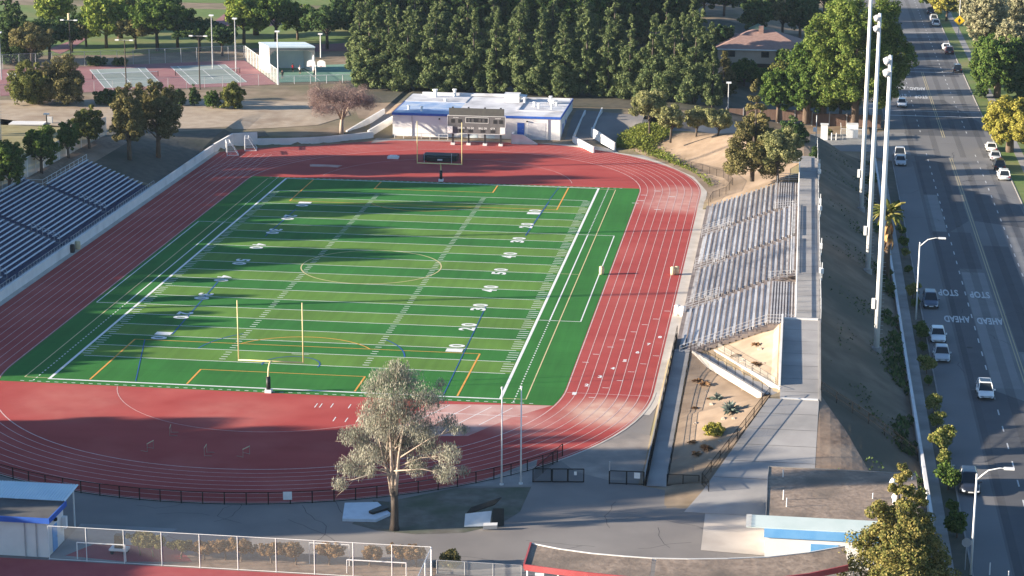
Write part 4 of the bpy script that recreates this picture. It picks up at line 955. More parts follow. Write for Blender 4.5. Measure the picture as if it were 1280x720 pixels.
def L_con(h, w, rnd, base=.08, p=1.3, layers=9):
    R = []
    for j in range(layers):
        f = j/(layers-1); z = h*lerp(base+.06, .93, f); rad = w/2*(1-f**p)*.95+.35; m = 5 if f < .6 else 3
        for i in range(m):
            t = rnd.uniform(0, 2*PI)+2*PI*i/m; q = rad*rnd.uniform(.5,.68); s = max(.45, rad*.45*rnd.uniform(.8,1.2))
            R.append((q*math.cos(t), q*math.sin(t), z+rnd.uniform(-.3,.3), s, s, s*.8))
    R.append((0,0,h*.97,.4,.4,h*.05)); return R
def place(px, py, top, wpx, z=None):
    """survey a tree: foot pixel, crown-top row and crown width in pixels -> position, height, width in metres"""
    zz = 2. if z is None else z; q = U(px, py, zz)
    for _ in range(4):
        if z is None: q = U(px, py, G(q.x, q.y))
    s = SC(q); return (q.x, q.y, q.z), (py-top)/s/math.cos(PITCH), wpx/s
TN = [100]
def tree(kind, px, py, top, wpx, label, z=None, group=None, leafm=None, cat='tree', name=None, loc=None, hw=None):
    if loc is None: loc, h, w_ = place(px, py, top, wpx, z)
    else: h, w_ = hw
    TN[0] += 1; rnd = random.Random(TN[0])
    s = 300. if loc[1] > 120 else 200
    leaf = .36 if loc[1] > 150 else .27
    if loc[1] > 210: leaf = .48
    if loc[1] > 300: leaf = .6
    if loc[1] < 0: leaf = .2
    dn = 2.2/(leaf*leaf)
    if kind == 'round': return tree_obj(name or 'tree', label, cat, loc, L_round(h, w_, h*.16, 16, rnd), leafm or L_GREEN, leaf, dn*.36, W['trunk'], (h*.7, .06+h*.022), TN[0], group=group)
    if kind == 'big': return tree_obj(name or 'tree', label, cat, loc, L_round(h, w_, h*.02, 44, rnd, .24), leafm or L_GREEN, leaf, dn*.36, W['trunk'], (h*.7, .6), TN[0], group=group, nsub=10, sub=.42)
    if kind == 'umbrella': return tree_obj(name or 'tree', label, cat, loc, L_round(h, w_, h*.42, 16, rnd, .42), leafm or L_DARK, leaf, dn*.36, W['trunk_d'], (h*.75, .08+h*.025), TN[0], group=group)
    if kind == 'con': return tree_obj(name or 'conifer', label, cat, loc, L_con(h, w_, rnd), leafm or L_CON, leaf, dn*.5, W['trunk_d'], (h*.85, .08+h*.014), TN[0], limbs=False, group=group, nsub=7, sub=.45)
    if kind == 'shrub': return tree_obj(name or 'shrub', label, cat, loc, L_round(h, w_, -h*.15, 12, rnd, .5), leafm or L_GREEN, leaf*.8, dn*.5, W['trunk'], (h*.6, .08), TN[0], group=group)
    if kind == 'pepper': return tree_obj(name or 'pepper_tree', label, cat, loc, L_round(h, w_, h*.36, 11, rnd, .44), leafm or L_PEP, .27, dn*.45, W['trunk_d'], (h*.7, .16), TN[0], group=group, sub=.5, nsub=7)
# conifer screen behind the field building
protoC = []
rr = random.Random(5)
for i in range(5):
    h = 15.5; w_ = 6.6; protoC.append(tree_obj('screen_conifer', 'x', 'tree', (0,0,0), L_con(h, w_*(.8+.1*i), random.Random(40+i), .05, 1.25+.12*i, 11), L_CON, .36, 4.2, W['trunk_d'], (h*.8, .25), 60+i, limbs=False, group='dark conifers of the long screen behind the field building', nsub=8, sub=.48, cover=.9))
used = [False]*5
def screen(x, y, s, lab, rz, k):
    z = G(x, y); sc3 = (s*rr.uniform(.9,1.12), s*rr.uniform(.9,1.12), s)
    if not used[k]:
        used[k] = True; o = protoC[k]; o.location = (x,y,z); o.scale = sc3; o.rotation_euler = (0,0,rz); o['label'] = lab; return o
    return dup(protoC[k], (x,y,z), rz, lab, sc3)
row = []
ORD = ['first','second','third','fourth','fifth','sixth','seventh','eighth','ninth','tenth','eleventh','twelfth','thirteenth','fourteenth','fifteenth','sixteenth','seventeenth','eighteenth']
fx = [452,478,505,533,562,590,618,648,676,706,735,762,790,818,846,872,895]
ft = [24,40,44,36,30,42,46,28,40,44,48,34,44,30,38,22,52]
for i, (px, tp) in enumerate(zip(fx, ft)):
    y = 186-.28*(i) if i < 12 else 182-1.2*(i-12)
    s = FPX/math.hypot(y-CY, 60); x = U(px, 120, 2.).x+ (y-U(px,120,2.).y)*math.tan(-(YAW))*0
    x = CX+ (px-640)/FPX*((y-CY)*math.cos(YAW))*1.0 - (y-CY)*math.tan(-YAW)*1.0 + 0
    h = 15.5*rr.uniform(.82,1.04) - (3 if i == 16 else 0) + (1.5 if tp < 30 else 0)
    screen(x, y, h/15.5, ORD[i]+' conifer from the left in the front row of the long dark screen', rr.uniform(0,6), i%5)
bx = [440,464,490,515,540,566,592,620,648,676,704,732,760,790,822,855,880]
for i, px in enumerate(bx):
    y = 203+rr.uniform(-3,4); x = CX+(px-640)/FPX*((y-CY)*math.cos(YAW))-(y-CY)*math.tan(-YAW)
    screen(x, y, rr.uniform(.78,.95), ORD[i]+' conifer from the left in the second row of the long dark screen', rr.uniform(0,6), (i+2)%5)
for i, px in enumerate([448,480,512,545,580,615,650,690,730,770,835,868]):
    y = 232+rr.uniform(-5,7); x = CX+(px-640)/FPX*((y-CY)*math.cos(YAW))-(y-CY)*math.tan(-YAW)
    screen(x, y, rr.uniform(.85,1.0), ORD[i]+' conifer from the left in the rear row of the long dark screen', rr.uniform(0,6), (i+1)%5)
# left and top-left
tree('shrub', 38,130,78,58, 'large round olive bush at the left, left one of a pair before the tennis courts', leafm=L_OLIVE, cat='bush')
tree('shrub', 80,130,72,56, 'large round brown-tinged bush, right one of the pair before the tennis courts', leafm=L_BRN, cat='bush')
tree('con', 22,78,-8,62, 'dark spreading cypress in the top left corner', leafm=L_DARK)
tree('umbrella', 62,74,24,82, 'wind-swept dark cypress beyond the round bushes', leafm=L_DARK)
tree('round', 68,40,-14,50, 'lime green tree at the top left beyond the dark cypress', leafm=L_YG)
tree('round', 133,60,-6,66, 'pale yellow-green tree behind the left tennis court', leafm=L_YG)
tree('umbrella', 170,62,22,60, 'brownish cypress in front of the pale yellow-green tree', leafm=L_BRN)
tree('umbrella', 197,64,2,78, 'tall mid-green tree with a bare trunk beyond the tennis courts', leafm=L_GREEN)
tree('umbrella', 250,64,26,74, 'broad dark cypress beyond the right tennis court', leafm=L_DARK)
tree('round', 305,55,-14,56, 'bright green round tree left of the handball shelter', leafm=L_YG)
tree('umbrella', 345,56,-4,62, 'dark green round tree behind the handball shelter roof', leafm=L_GREEN)
tree('umbrella', 409,62,8,66, 'dark green flat-topped tree right of the handball shelter', leafm=L_DARK)
tree('round', 440,42,-12,56, 'yellow-green tree peeping over the left end of the conifer screen', leafm=L_OLIVE)
tree('shrub', 135,130,110,36, 'low dark green bush at the near edge of the tennis court', leafm=L_DARK, cat='bush')
tree('shrub', 292,136,103,28, 'rounded olive shrub, rightmost of those along the tan path', leafm=L_OLIVE, cat='shrub')
tree('shrub', 266,135,113,20, 'small green shrub left of the rounded olive one', leafm=L_GREEN, cat='shrub')
tree('shrub', 243,132,108,14, 'narrow upright dark shrub along the tan path', leafm=L_DARK, cat='shrub')
tree('shrub', 224,132,111,16, 'small dark shrub next to the narrow upright one', leafm=L_DARK, cat='shrub')
tree('round', 198,197,98,66, 'tall brown-olive tree on the shaded bank behind the left bleachers', leafm=L_BRN)
tree('round', 162,200,106,50, 'brown-olive tree left of the taller one on the shaded bank', leafm=L_BRN)
tree('round', 112,186,134,46, 'green round tree at the far end of the back fence of the left bleachers', leafm=L_OLIVE)
tree('round', 52,216,157,50, 'small dark green tree on the pale back fence of the left bleachers', leafm=L_GREEN)
tree('round', 86,198,150,32, 'slim green tree between two others on the pale back fence', leafm=L_GREEN)
tree('round', 12,244,172,50, 'dark green tree at the left photo edge on the pale back fence', leafm=L_GREEN)
for kind_, px, py, tp, wp, lab, lm in (('con',8,60,-14,44,'pointed dark conifer cut by the top left corner',L_DARK),('umbrella',40,84,34,60,'low dark cypress spreading left of the cream post',L_BRN),('round',108,58,14,40,'dull green tree left of the pale yellow-green tree',L_GREEN),
    ('big',150,48,-10,60,'tall mixed green tree behind the pale yellow-green tree',L_OLIVE),('umbrella',222,60,10,60,'dark tree filling the gap before the broad cypress',L_DARK),('umbrella',278,70,34,46,'small dark cypress at the far court fence',L_DARK),('shrub',120,82,70,26,'dark bush at the far left court fence',L_DARK),('shrub',150,82,72,20,'low dark bush along the far court fence',L_DARK),
    ('round',372,50,4,50,'dark green tree between the shelter and the flat-topped tree',L_GREEN),('big',320,44,-18,54,'tall lime tree behind the bright round tree',L_YG),('round',200,30,-14,60,'distant green tree at the top left of the lawn',L_GREEN),('umbrella',90,66,30,44,'brownish cypress right of the cream post',L_BRN),
    ('round',944,50,-4,44,'dark tree left behind the parasols',L_DARK),('round',1000,48,-6,50,'dark tree right behind the parasols',L_DARK),('round',902,70,30,36,'dark tree left of the brown roof',L_DARK),('big',985,96,58,40,'leafy tree overlapping the right end of the brown roof',L_GREEN),('shrub',925,104,80,34,'hedge-like shrub before the house wall',L_GREEN),('shrub',950,106,84,34,'second hedge-like shrub before the house wall',L_OLIVE),
    ('big',1028,150,70,50,'leafy tree in front of the left half of the huge ficus',L_FIC),('shrub',1016,206,190,10,'tiny upright shrub by the steps',L_DARK),
    ('big',1262,96,20,60,'eucalyptus-grey tree behind the dark dome tree',L_EUC),('round',1212,40,-10,44,'pale grey-green tree right of the yellow street tree',L_EUC),('big',1290,150,70,66,'dark green tree mass at the right photo edge',L_DARK),
    ('shrub',1236,108,88,30,'dark hedge at the right sidewalk',L_DARK)):
    tree(kind_, px, py, tp, wp, lab, leafm=lm, z=-.9 if px > 1100 else (0 if px == 1028 else (3.2 if px == 1016 else None)), cat='shrub' if kind_ == 'shrub' else 'tree')
# off-frame fence-line and campus trees on the left, which shade the bleachers and the field
OFF = [(-37,84,7,6),(-38,75,8.5,7.5),(-37,67,7.5,7),(-39,58,9,9.5),(-39,49,8.5,9.5),(-39,41,9.5,9.5),(-39,33,8.5,9.5),(-39,24,9.5,9.5),(-39,16,9,9.5),(-39,11,9.5,9),(-39,5,9.5,9.5),(-39,-1,9,9),(-38,-6,8,6),
       (-48,70,9,8),(-48,56,10,8),(-50,30,9,8),(-50,14,10,8),(-50,4,9,8),
       (-62,39,20,10),(-70,35,21,9),(-62,54,20,11),(-71,52,20,10),(-62,69,22,9),(-72,67,23,9),(-64,78,17,8),(-62,88,24,10),(-71,86,25,9),(-66,97,21,8),(-66,106,25,10),(-75,104,25,9),(-66,124,17,8),
       (-40,-30,12,8),(-38,-35,16,9),(-40,-40,23,12),(-41,-46,28,13),(-40,-52,30,13),(-41,-58,26,11),
       (-52,-34,19,11),(-53,-42,28,13),(-52,-50,32,13),(-54,-59,30,12),(-24,-37,12,8),(-20,-44,12,8),(-28,-47,15,9),(-26,-54,14,8),(-66,-48,26,11),(-66,-59,29,10),
       (-36,-67,15,10),(-36,-76,15,10),(-26,-65,13,9),(-26,-74,13,9),(-44,-72,16,10),(-20,-58,12,9),(-13,-58,10,8),(-16,-64,11,8),(-6,-60,7,7)]
offp = [tree_obj('shade_tree', 'x', 'tree', (0,0,0), L_round(10, 8, 1.5, 16, random.Random(90+i)), L_GREEN, .5, 3.0, W['trunk'], (7, .3), 90+i, group='off-frame shade trees', cover=1.4) for i in range(2)]
offc = tree_obj('shade_conifer', 'x', 'tree', (0,0,0), L_con(10, 4.2, random.Random(96), .1, 1.2, 9), L_DARK, .5, 4.0, W['trunk_d'], (8, .2), 96, limbs=False, group='off-frame shade trees', cover=1.4)
uo = [0,0,0]
for i, (x, y, h, w_) in enumerate(OFF):
    k = 2 if 14 < y < 34 or (x,y) in ((-64,78),(-66,97)) else i%2
    lab = ('green' if k < 2 else 'dark pointed')+' shade tree out of frame left, %d m tall near the %s'%(h, 'bleacher fence' if y > 0 else 'south yard'); o = offp[k] if k < 2 else offc
    s3 = (w_/8, w_/8, h/10) if k < 2 else (w_/5, w_/5, h/10)
    if not uo[k]: uo[k] = 1; o.location = (x,y,G(x,y)); o.scale = s3; o['label'] = lab; o['group'] = 'off-frame shade trees'
    else: dup(o, (x,y,G(x,y)), i*1.3, lab, s3, 'off-frame shade trees')
# middle right
for px, py, tp, wp, lab in ((812,170,112,50,'largest weeping pepper tree, leftmost by the green bank'),(838,176,132,34,'pale pepper tree touching the largest one'),(870,174,134,34,'small pepper tree, third from the left along the side street'),
                            (897,177,136,36,'pepper tree left of the tall brown pine')):
    tree('pepper', px, py, tp, wp, lab, group='weeping pepper trees along the side street')
tree('con', 940,224,104,72, 'tall brown-olive pine on the tan slope beside the bleachers', z=4.6, leafm=L_BRN, name='pine_tree')
tree('shrub', 905,205,150,10, 'x', z=4) if False else None
tree('pepper', 972,226,163,58, 'pale green billowy tree right of the brown pine at the walkway steps', z=4.9)
tree('round', 990,205,146,42, 'dark green round tree behind the pale billowy one', z=1.0, leafm=L_DARK)
tree('shrub', 1018,204,183,8, 'small dark upright shrub beside the walkway steps', z=3.2, leafm=L_DARK, cat='shrub')
tree('big', 1068,160,-16,158, 'huge light green ficus tree beside the street at the top right', z=-.7, leafm=L_FIC)
tree('round', 1020,158,40,80, 'left flank of green trees next to the huge ficus', z=-.5, leafm=L_FIC) if False else None
tree('round', 1050,152,88,52, 'small light green tree in front of the huge ficus', z=-.6, leafm=L_FIC)
tree('round', 972,150,84,52, 'dark green tree between the brown pine and the ficus', z=0, leafm=L_GREEN)
tree('big', 1008,152,44,70, 'bushy green tree on the left flank of the huge ficus', z=0, leafm=L_GREEN)
tree('round', 930,108,74,40, 'low bushy green tree directly below the eaves of the brown-roofed house', leafm=L_GREEN)
tree('round', 978,108,76,38, 'low dark tree at the right corner of the brown-roofed house', leafm=L_OLIVE)
tree('con', 802,58,-12,26, 'pale olive pine rising behind the conifer screen', leafm=L_BRN)
tree('con', 905,120,66,30, 'brownish cedar in front of the brown-roofed house', leafm=L_BRN)
tree('con', 890,70,30,34, 'dark conifer left of the green parasol', leafm=L_CON)
tree('round', 955,116,84,34, 'low green tree hiding the foot of the brown-roofed house', leafm=L_GREEN)
for px, lab in ((880,'first'),(905,'second'),(935,'third'),(965,'fourth'),(1000,'fifth'),(1030,'sixth')):
    tree('round', px, 20, -30, 44, lab+' dark crown from the left of the wood above the brown-roofed house', leafm=L_DARK, group='dark wood at the top')
woodp = [tree_obj('wood_tree', 'x', 'tree', (0,0,0), L_round(12, 10, 1, 18, random.Random(70+i)), (L_DARK, L_DEEP, L_GREEN)[i], .5, 3, W['trunk_d'], (8,.3), 170+i, group='wood trees behind the conifer screen') for i in range(3)]
wu = [0,0,0]; ci = 0; r5 = random.Random(8)
for ry_, yy in enumerate((252,268,286,305,330)):
    for i in range(9):
        px = 440+i*50+r5.uniform(-15,15)+(12 if ry_%2 else 0); y = yy+r5.uniform(-5,5); x = CX+(px-640)/FPX*((y-CY)*math.cos(YAW))-(y-CY)*math.tan(-YAW)
        k = r5.choice((0,0,1,1,1,2)); s = r5.uniform(.95,1.35); lab = ORD[i]+' crown from the left in '+('front','second','third','fourth','rear')[ry_]+' row of the wood behind the conifer screen'
        o = woodp[k]
        if not wu[k]: wu[k] = 1; o.location = (x,y,2); o.scale = (s,s,s); o['label'] = lab
        else: dup(o, (x,y,2), r5.uniform(0,6), lab, (s,s,s*r5.uniform(.9,1.2)))
tree('umbrella', 978,44,5,46, 'rusty orange flat-topped tree above the green parasol', leafm=L_BRN)
# right of the street
tree('round', 1183,26,-16,52, 'bright yellow street tree beyond the parked pair of cars', z=-.9, leafm=L_YEL)
tree('round', 1165,14,-22,40, 'yellow-green street tree at the very top of the street', z=-.9, leafm=L_YG)
tree('round', 1232,72,-12,58, 'pale eucalyptus right of the yellow warning sign', z=-.9, leafm=L_EUC)
tree('round', 1276,66,-14,52, 'pinkish-trunked eucalyptus in the top right corner', z=-.9, leafm=L_EUC)
tree('big', 1246,122,38,88, 'dark green dome-shaped tree on the right side of the street', z=-.9, leafm=L_GREEN)
tree('round', 1292,126,50,60, 'dark tree at the right photo edge behind the yellow-green one', z=-.9, leafm=L_DARK)
tree('big', 1262,190,116,80, 'yellow-green street tree above the parked cars on the right', z=-.9, leafm=L_YEL)
tree('round', 1296,205,128,60, 'yellow-green street tree cut by the right photo edge', z=-.9, leafm=L_YEL)
tree('shrub', 1226,122,106,16, 'small dark shrub at the right kerb', z=-.9, leafm=L_DARK, cat='shrub')
# bottom right tree
tree('con', 1120,752,578,150, 'large golden-green conifer at the bottom right beside the street', z=0, leafm=foliage('golden_needles', (.05,.065,.02), (.125,.135,.04), (.30,.25,.085)))
# pale main tree
def pale_tree():
    q = U(493, 662); rnd = random.Random(3); t = thing('pale_tree', 'pale grey-leaved tree with several bare upright stems on the worn grass in the foreground', 'tree', (q.x,q.y,0), None, 0, True)
    tb = MB(); tips = []
    tb.tube([(0,0,-.2),(0,0,.5),(.05,0,2.0),(.0,0,4.2)], [.52,.38,.33,.29], 10)
    tb.build('lower_trunk', W['trunk_d'], t, True)
    D = [(500,468,.7),(494,478,1.0),(478,486,.9),(512,484,1.0),(465,497,.7),(498,500,1.5),(530,497,1.0),(548,490,.45),(474,515,1.2),(512,520,1.5),(538,515,.9),(485,535,1.5),(460,540,1.1),(530,540,1.3),(556,536,.8),(572,532,.45),(440,556,.9),(452,562,.9),(436,590,.8),(450,584,1.1),(470,572,1.2),(432,602,.6),(506,560,1.3),(535,562,1.1),(560,566,1.0),(562,584,.8),(574,594,.5),(522,584,.9),(545,592,.6),(448,602,.6),(490,555,1.2),(575,545,.5),(467,592,.5)]
    lob = [((x-493)/13.8, rnd.uniform(-1,1)*(2.0 if z_ > 500 else 1.0), (662-z_)/13.0, r_, r_, r_*.9) for x, z_, r_ in [(q0, q1, q2*.82) for q0, q1, q2 in D]]
    tb = MB()
    for i, (ax, ay) in enumerate(((-.9,.1),(-.25,-.2),(.25,.1),(.6,-.3),(-.5,.4),(.1,.3))):
        z1 = (8.3,11.5,13.5,10,9.5,12)[i]; p = [(ax*.15,ay*.15,3.2),(ax*.55,ay*.6,5.2),(ax*.9,ay,z1*.72),(ax*1.5,ay*1.3,z1)]; tb.tube(p, [.22,.17,.11,.04], 7)
        for j in range(i, len(lob), 6):
            e_ = Vector(lob[j][:3]); b_ = Vector(p[1]).lerp(Vector(p[2]), clamp((e_.z-5.5)/6, 0, 1)) if e_.z < 11 else Vector(p[2]); m_ = b_.lerp(e_, .55)+Vector((0,0,.35)); tb.tube([b_, m_, e_], [.075,.05,.018], 5)
            for _ in range(3):
                q2 = e_+Vector((rnd.gauss(0,.9), rnd.gauss(0,.9), rnd.gauss(-.1,.6))); tb.tube([m_.lerp(e_,.4), q2], [.025,.01], 3)
    tb.build('stem', W['trunk_p'], t, True)
    crown_mesh('crown', lob, .17, L_PALE, t, 3, cover=.15, sub=.9, nsub=18, soft=.6, droop=.35, stretch=.35)
pale_tree()
# bare purple tree
def bare_tree():
    (x, y, z), h, w_ = place(427,166,97,92); rnd = random.Random(9); t = thing('bare_tree', 'purplish leafless round tree on the tan bank left of the field building', 'tree', (x,y,z), None, 0, True)
    tb = MB(); tw = MB()
    tb.tube([(0,0,-.3),(0,0,1.2),(.1,0,2.4)], [.42,.34,.3], 8)
    lob = []
    for i in range(11):
        a = 2*PI*i/11; R = w_/2*rnd.uniform(.45,.8); zt = rnd.uniform(h*.55,h*.92); m1 = (R*.35*math.cos(a), R*.35*math.sin(a), lerp(2.2,zt,.55)); e_ = (R*math.cos(a), R*math.sin(a), zt)
        tb.tube([(.1,0,2.1), m1, e_], [.17,.11,.04], 6); lob.append((e_[0],e_[1],e_[2]-.4,1.7,1.7,1.2)); lob.append((m1[0]*1.6,m1[1]*1.6,m1[2]+1.2,1.5,1.5,1.1))
        for _ in range(30):
            b = Vector(m1).lerp(Vector(e_), rnd.uniform(.1,1)); d = Vector((rnd.gauss(0,1),rnd.gauss(0,1),rnd.gauss(.35,.6))).normalized()*rnd.uniform(1,2.4); tw.bar(b, b+d, .022, 3, .008)
    for i in range(7):
        a = rnd.uniform(0,6.28); lob.append((w_*.4*math.cos(a), w_*.4*math.sin(a), h*.5, 1.4,1.4,.9))
    tb.build('trunk', W['trunk_p'], t, True); tw.build('twigs', W['bareT'], t)
    crown_mesh('crown', lob, .16, L_TWIG, t, 4, cover=.33, sub=.6, nsub=9, soft=.9, stretch=.35)
bare_tree()
# palm with a skirt of dead fronds
def palm():
    q = U(1108,345,0.2); t = thing('palm_tree', 'fan palm with a skirt of golden dead fronds behind the white light poles', 'palm', (q.x,q.y,q.z), None, 0, True); rnd = random.Random(2)
    MB().tube([(0,0,-.3),(0,0,4),(0,0,8.2)], [.4,.34,.3], 10).build('trunk', W['trunk'], t, True)
    def frond(mb, z0, a, el, L, n=5, w_=.55):
        P = []; p = Vector((0,0,z0)); 
        for i in range(n+1):
            f = i/n; e2 = el-f*f*1.1; p = p+Vector((math.cos(a)*math.cos(e2), math.sin(a)*math.cos(e2), math.sin(e2)))*(L/n if i else 0); P.append(p.copy())
        sd_ = Vector((-math.sin(a), math.cos(a), 0)); V = []
        for i, p in enumerate(P):
            ww = w_*(math.sin(PI*min(1,(i+.4)/(n+.6)))**.7)+.05; V += [p+sd_*ww*.5-Vector((0,0,.12)), p, p-sd_*ww*.5-Vector((0,0,.12))]
        F = []
        for i in range(n): F += [(3*i,3*i+1,3*i+4,3*i+3),(3*i+1,3*i+2,3*i+5,3*i+4)]
        mb.add(V, F)
    mb = MB()
    for i in range(46): frond(mb, 8.1+rnd.uniform(-.3,.4), rnd.uniform(0,6.28), rnd.uniform(-.3,1.3), rnd.uniform(1.9,2.8))
    mb.build('green_fronds', foliage('palm_leaf', (.06,.08,.02), (.14,.15,.04), (.26,.23,.07)), t)
    mb = MB()
    for i in range(70): frond(mb, rnd.uniform(5.2,7.9), rnd.uniform(0,6.28), rnd.uniform(-1.4,-.7), rnd.uniform(1.3,2.2), 4, .4)
    for i in range(40): frond(mb, rnd.uniform(2.2,5.4), rnd.uniform(0,6.28), rnd.uniform(-1.5,-1.1), rnd.uniform(1.,1.6), 4, .35)
    mb.build('dead_fronds', foliage('dead_palm_leaf', (.18,.10,.05), (.34,.20,.09), (.55,.36,.16)), t)
palm()
# small tufted street plants
def tuft(name, label, loc, s, leafm, group, n=70, cat='plant', seed=1, stem=.7, up=.5):
    t = thing(name, label, cat, loc, group, 0, True); rnd = random.Random(seed); mb = MB()
    for i in range(n):
        a = rnd.uniform(0,6.28); el = rnd.uniform(-.2,1.4); L = s*rnd.uniform(.6,1.15); d = Vector((math.cos(a)*math.cos(el), math.sin(a)*math.cos(el), math.sin(el)*up+.1)); b = Vector((0,0,stem*s)); sd_ = Vector((-math.sin(a), math.cos(a), 0))*.09*s
        m_ = b+d*L*.6; e_ = b+d*L-Vector((0,0,.25*L)); mb.add([b-sd_*.5, b+sd_*.5, m_+sd_, e_, m_-sd_], [(0,1,2,3,4)])
    mb.build('leaves', leafm, t); MB().tube([(0,0,-.05),(0,0,stem*s)], [.12*s,.09*s], 6).build('stem', W['trunk'], t)
    return t
def kerb_shrub(m, sd_): 
    return tree_obj('street_shrub', 'x', 'shrub', (0,0,0), [(0,0,.85,.55,.55,.5),(.25,.1,1.15,.35,.35,.3),(-.25,-.1,.95,.35,.35,.3),(.05,-.3,.7,.3,.3,.3)], m, .15, 1, W['trunk'], (.8,.05), sd_, limbs=False, group='young kerbside plants', cover=.8, zmin=.05, sub=.5, nsub=8, soft=.8)
pa = kerb_shrub(foliage('kerb_plant_leaf', (.06,.09,.02), (.14,.17,.04), (.30,.28,.09)), 501); pb = kerb_shrub(L_GREEN, 502)
kp = [(1133,262,.9,1),(1131,276,.8,0),(1129,294,1.0,1),(1131,310,1.1,1),(1134,322,.9,0),(1139,342,.8,1),(1140,372,1.3,0),(1145,385,.9,1),(1149,424,1.4,1),(1155,440,.8,1),(1158,467,1.4,0),(1159,482,.8,1),(1168,516,1.4,0),(1169,535,1.2,0),(1177,566,1.8,0),(1180,584,1.1,0),(1180,612,1.7,1),(1187,642,.9,1),(1192,672,1.7,1),(1112,352,.9,1),(1116,372,.8,1)]
for i, (px, py, s, k) in enumerate(kp):
    q = U(px, py, -.9); lab = '%s kerbside plant counting from the far end, %s'%(ORD[i] if i < 18 else ('nineteenth','twentieth','last')[i-18], 'yellowish tuft' if k == 0 else 'dark green bush'); o = (pa, pb)[k]
    q.x = 94.0 if i < 19 else 91.2; z = -.9 if i < 19 else G(91.2, q.y)
    if o['label'] == 'x': o['label'] = lab; o.location = (q.x,q.y,z); o.scale = (s,)*3
    else: dup(o, (q.x,q.y,z), i*.9, lab, s)
# plants on the sandy triangles
agl = foliage('agave_leaf', (.08,.12,.10), (.16,.21,.18), (.27,.31,.27)); dry = foliage('dry_plant', (.12,.07,.04), (.22,.13,.07), (.36,.22,.12))
def z_at(px, py):
    q = U(px, py, 1.5)
    for _ in range(6): q = U(px, py, G(q.x, q.y))
    return (q.x, q.y, q.z)
tuft('agave', 'large grey-green agave, the bigger of two on the planted slope', z_at(913,516), 1.25, agl, None, 60, seed=3, stem=.15, up=1)
tuft('agave', 'smaller grey-green agave behind the big one on the planted slope', z_at(896,500), .85, agl, None, 50, seed=4, stem=.15, up=1)
tree('shrub', 0,0,0,0, 'bright yellow flowering shrub on the planted slope', loc=z_at(892,545), hw=(1.3,2.0), leafm=L_YEL, cat='shrub', name='flowering_shrub')
for i, (px, py, s, lab) in enumerate(((880,483,.9,'reddish dry plant near the top of the planted slope'),(872,478,.7,'small brown dry plant at the top left of the planted slope'),(888,500,.5,'brown clump left of the smaller agave'),(882,563,.9,'dry plant clump near the foot of the planted slope'),(870,570,.7,'brown dry weed low on the planted slope'),(866,555,.6,'brown weed beside the front ramp fence'),
    (945,433,.7,'dark dry plant, topmost on the upper sandy triangle'),(920,447,.7,'dark dry plant, leftmost on the upper sandy triangle'),(945,458,.8,'dry plant with a pale side, lowest on the upper sandy triangle'),(868,512,.5,'small brown weed midway down the planted slope'))):
    tuft('dry_plant', lab, z_at(px,py), s, dry, 'dry plants on the sandy slopes', 45, seed=20+i, stem=.3)
rkm = mat('sand_rock', (.34,.27,.21), (.44,.36,.28), scale=3)
rq = random.Random(31)
for i, (px, py) in enumerate(((884,490),(877,478),(890,506),(905,524),(918,524),(880,552),(888,575),(876,566),(900,552),(870,530),(951,437),(928,452),(938,462),(955,455))):
    x_, y_, z_ = z_at(px, py); V = []; s_ = rq.uniform(.22,.42)
    P_ = [Vector((math.cos(k*1.257)*rq.uniform(.7,1.1), math.sin(k*1.257)*rq.uniform(.7,1.1), h_)) for h_ in (-.2,.35) for k in range(5)]+[Vector((0,0,.7))]
    o = MB().add([(x_+p.x*s_, y_+p.y*s_, z_+p.z*s_) for p in P_], [(k,(k+1)%5,5+(k+1)%5,5+k) for k in range(5)]+[(5+k,5+(k+1)%5,10) for k in range(5)]).build('rock', rkm)
    tag(o, 'small tan rock lying among the dry plants of the sandy planted triangles', 'rock', 'small rocks on the sandy triangles')
# green bank
mb = MB(); rnd = random.Random(12)
for _ in range(5200):
    px, py = rnd.uniform(48.5,57.5), rnd.uniform(141.5,152.5)
    if (px-53)**2/26+(py-147)**2/34 > 1 or dtrack(px,py) < 2.2: continue
    z = G(px,py)+rnd.uniform(0,.7); a = rnd.uniform(0,6.28); L = .3; mb.add([(px,py,z),(px+L*math.cos(a),py+L*math.sin(a),z+.12),(px+L*math.cos(a+1),py+L*math.sin(a+1),z+.3)], [(0,1,2)])
for _ in range(2200):
    t_ = rnd.random()**1.5; px = lerp(52,65.6,t_)+rnd.gauss(0,.7); py = lerp(143,114,t_**1.4)+rnd.gauss(0,.8)
    if dtrack(px,py) < 1.2: continue
    z = G(px,py)+rnd.uniform(0,.45); a = rnd.uniform(0,6.28); L = .28; mb.add([(px,py,z),(px+L*math.cos(a),py+L*math.sin(a),z+.12),(px+L*math.cos(a+1),py+L*math.sin(a+1),z+.3)], [(0,1,2)])
o = mb.build('ground_cover', foliage('ground_cover_leaf', (.06,.08,.02), (.15,.19,.04), (.27,.29,.07))); o['kind'] = 'stuff'; o['label'] = 'low green ground cover on the bank beyond the far right bend'; o['category'] = 'ground cover'
# tufts on the dry ground by the street bank
mb = MB()
for _ in range(6000):
    px, py = 91.6-abs(rnd.gauss(0,3.2)), rnd.uniform(-26,140)
    if px < 82.6 or (noise.noise(Vector((px*.25,py*.12,0))) < .08): continue
    z = G(px,py); a = rnd.uniform(0,6.28); L = rnd.uniform(.1,.3)*(2.2 if px > 89.6 else 1); mb.add([(px,py,z),(px+L*math.cos(a),py+L*math.sin(a),z+.15),(px+L*.6*math.cos(a+1),py+L*.6*math.sin(a+1),z+L)], [(0,1,2)])
o = mb.build('bank_weeds', L_DARK); o['kind'] = 'stuff'; o['label'] = 'dark weeds scattered on the shaded embankment beside the street'; o['category'] = 'weeds'
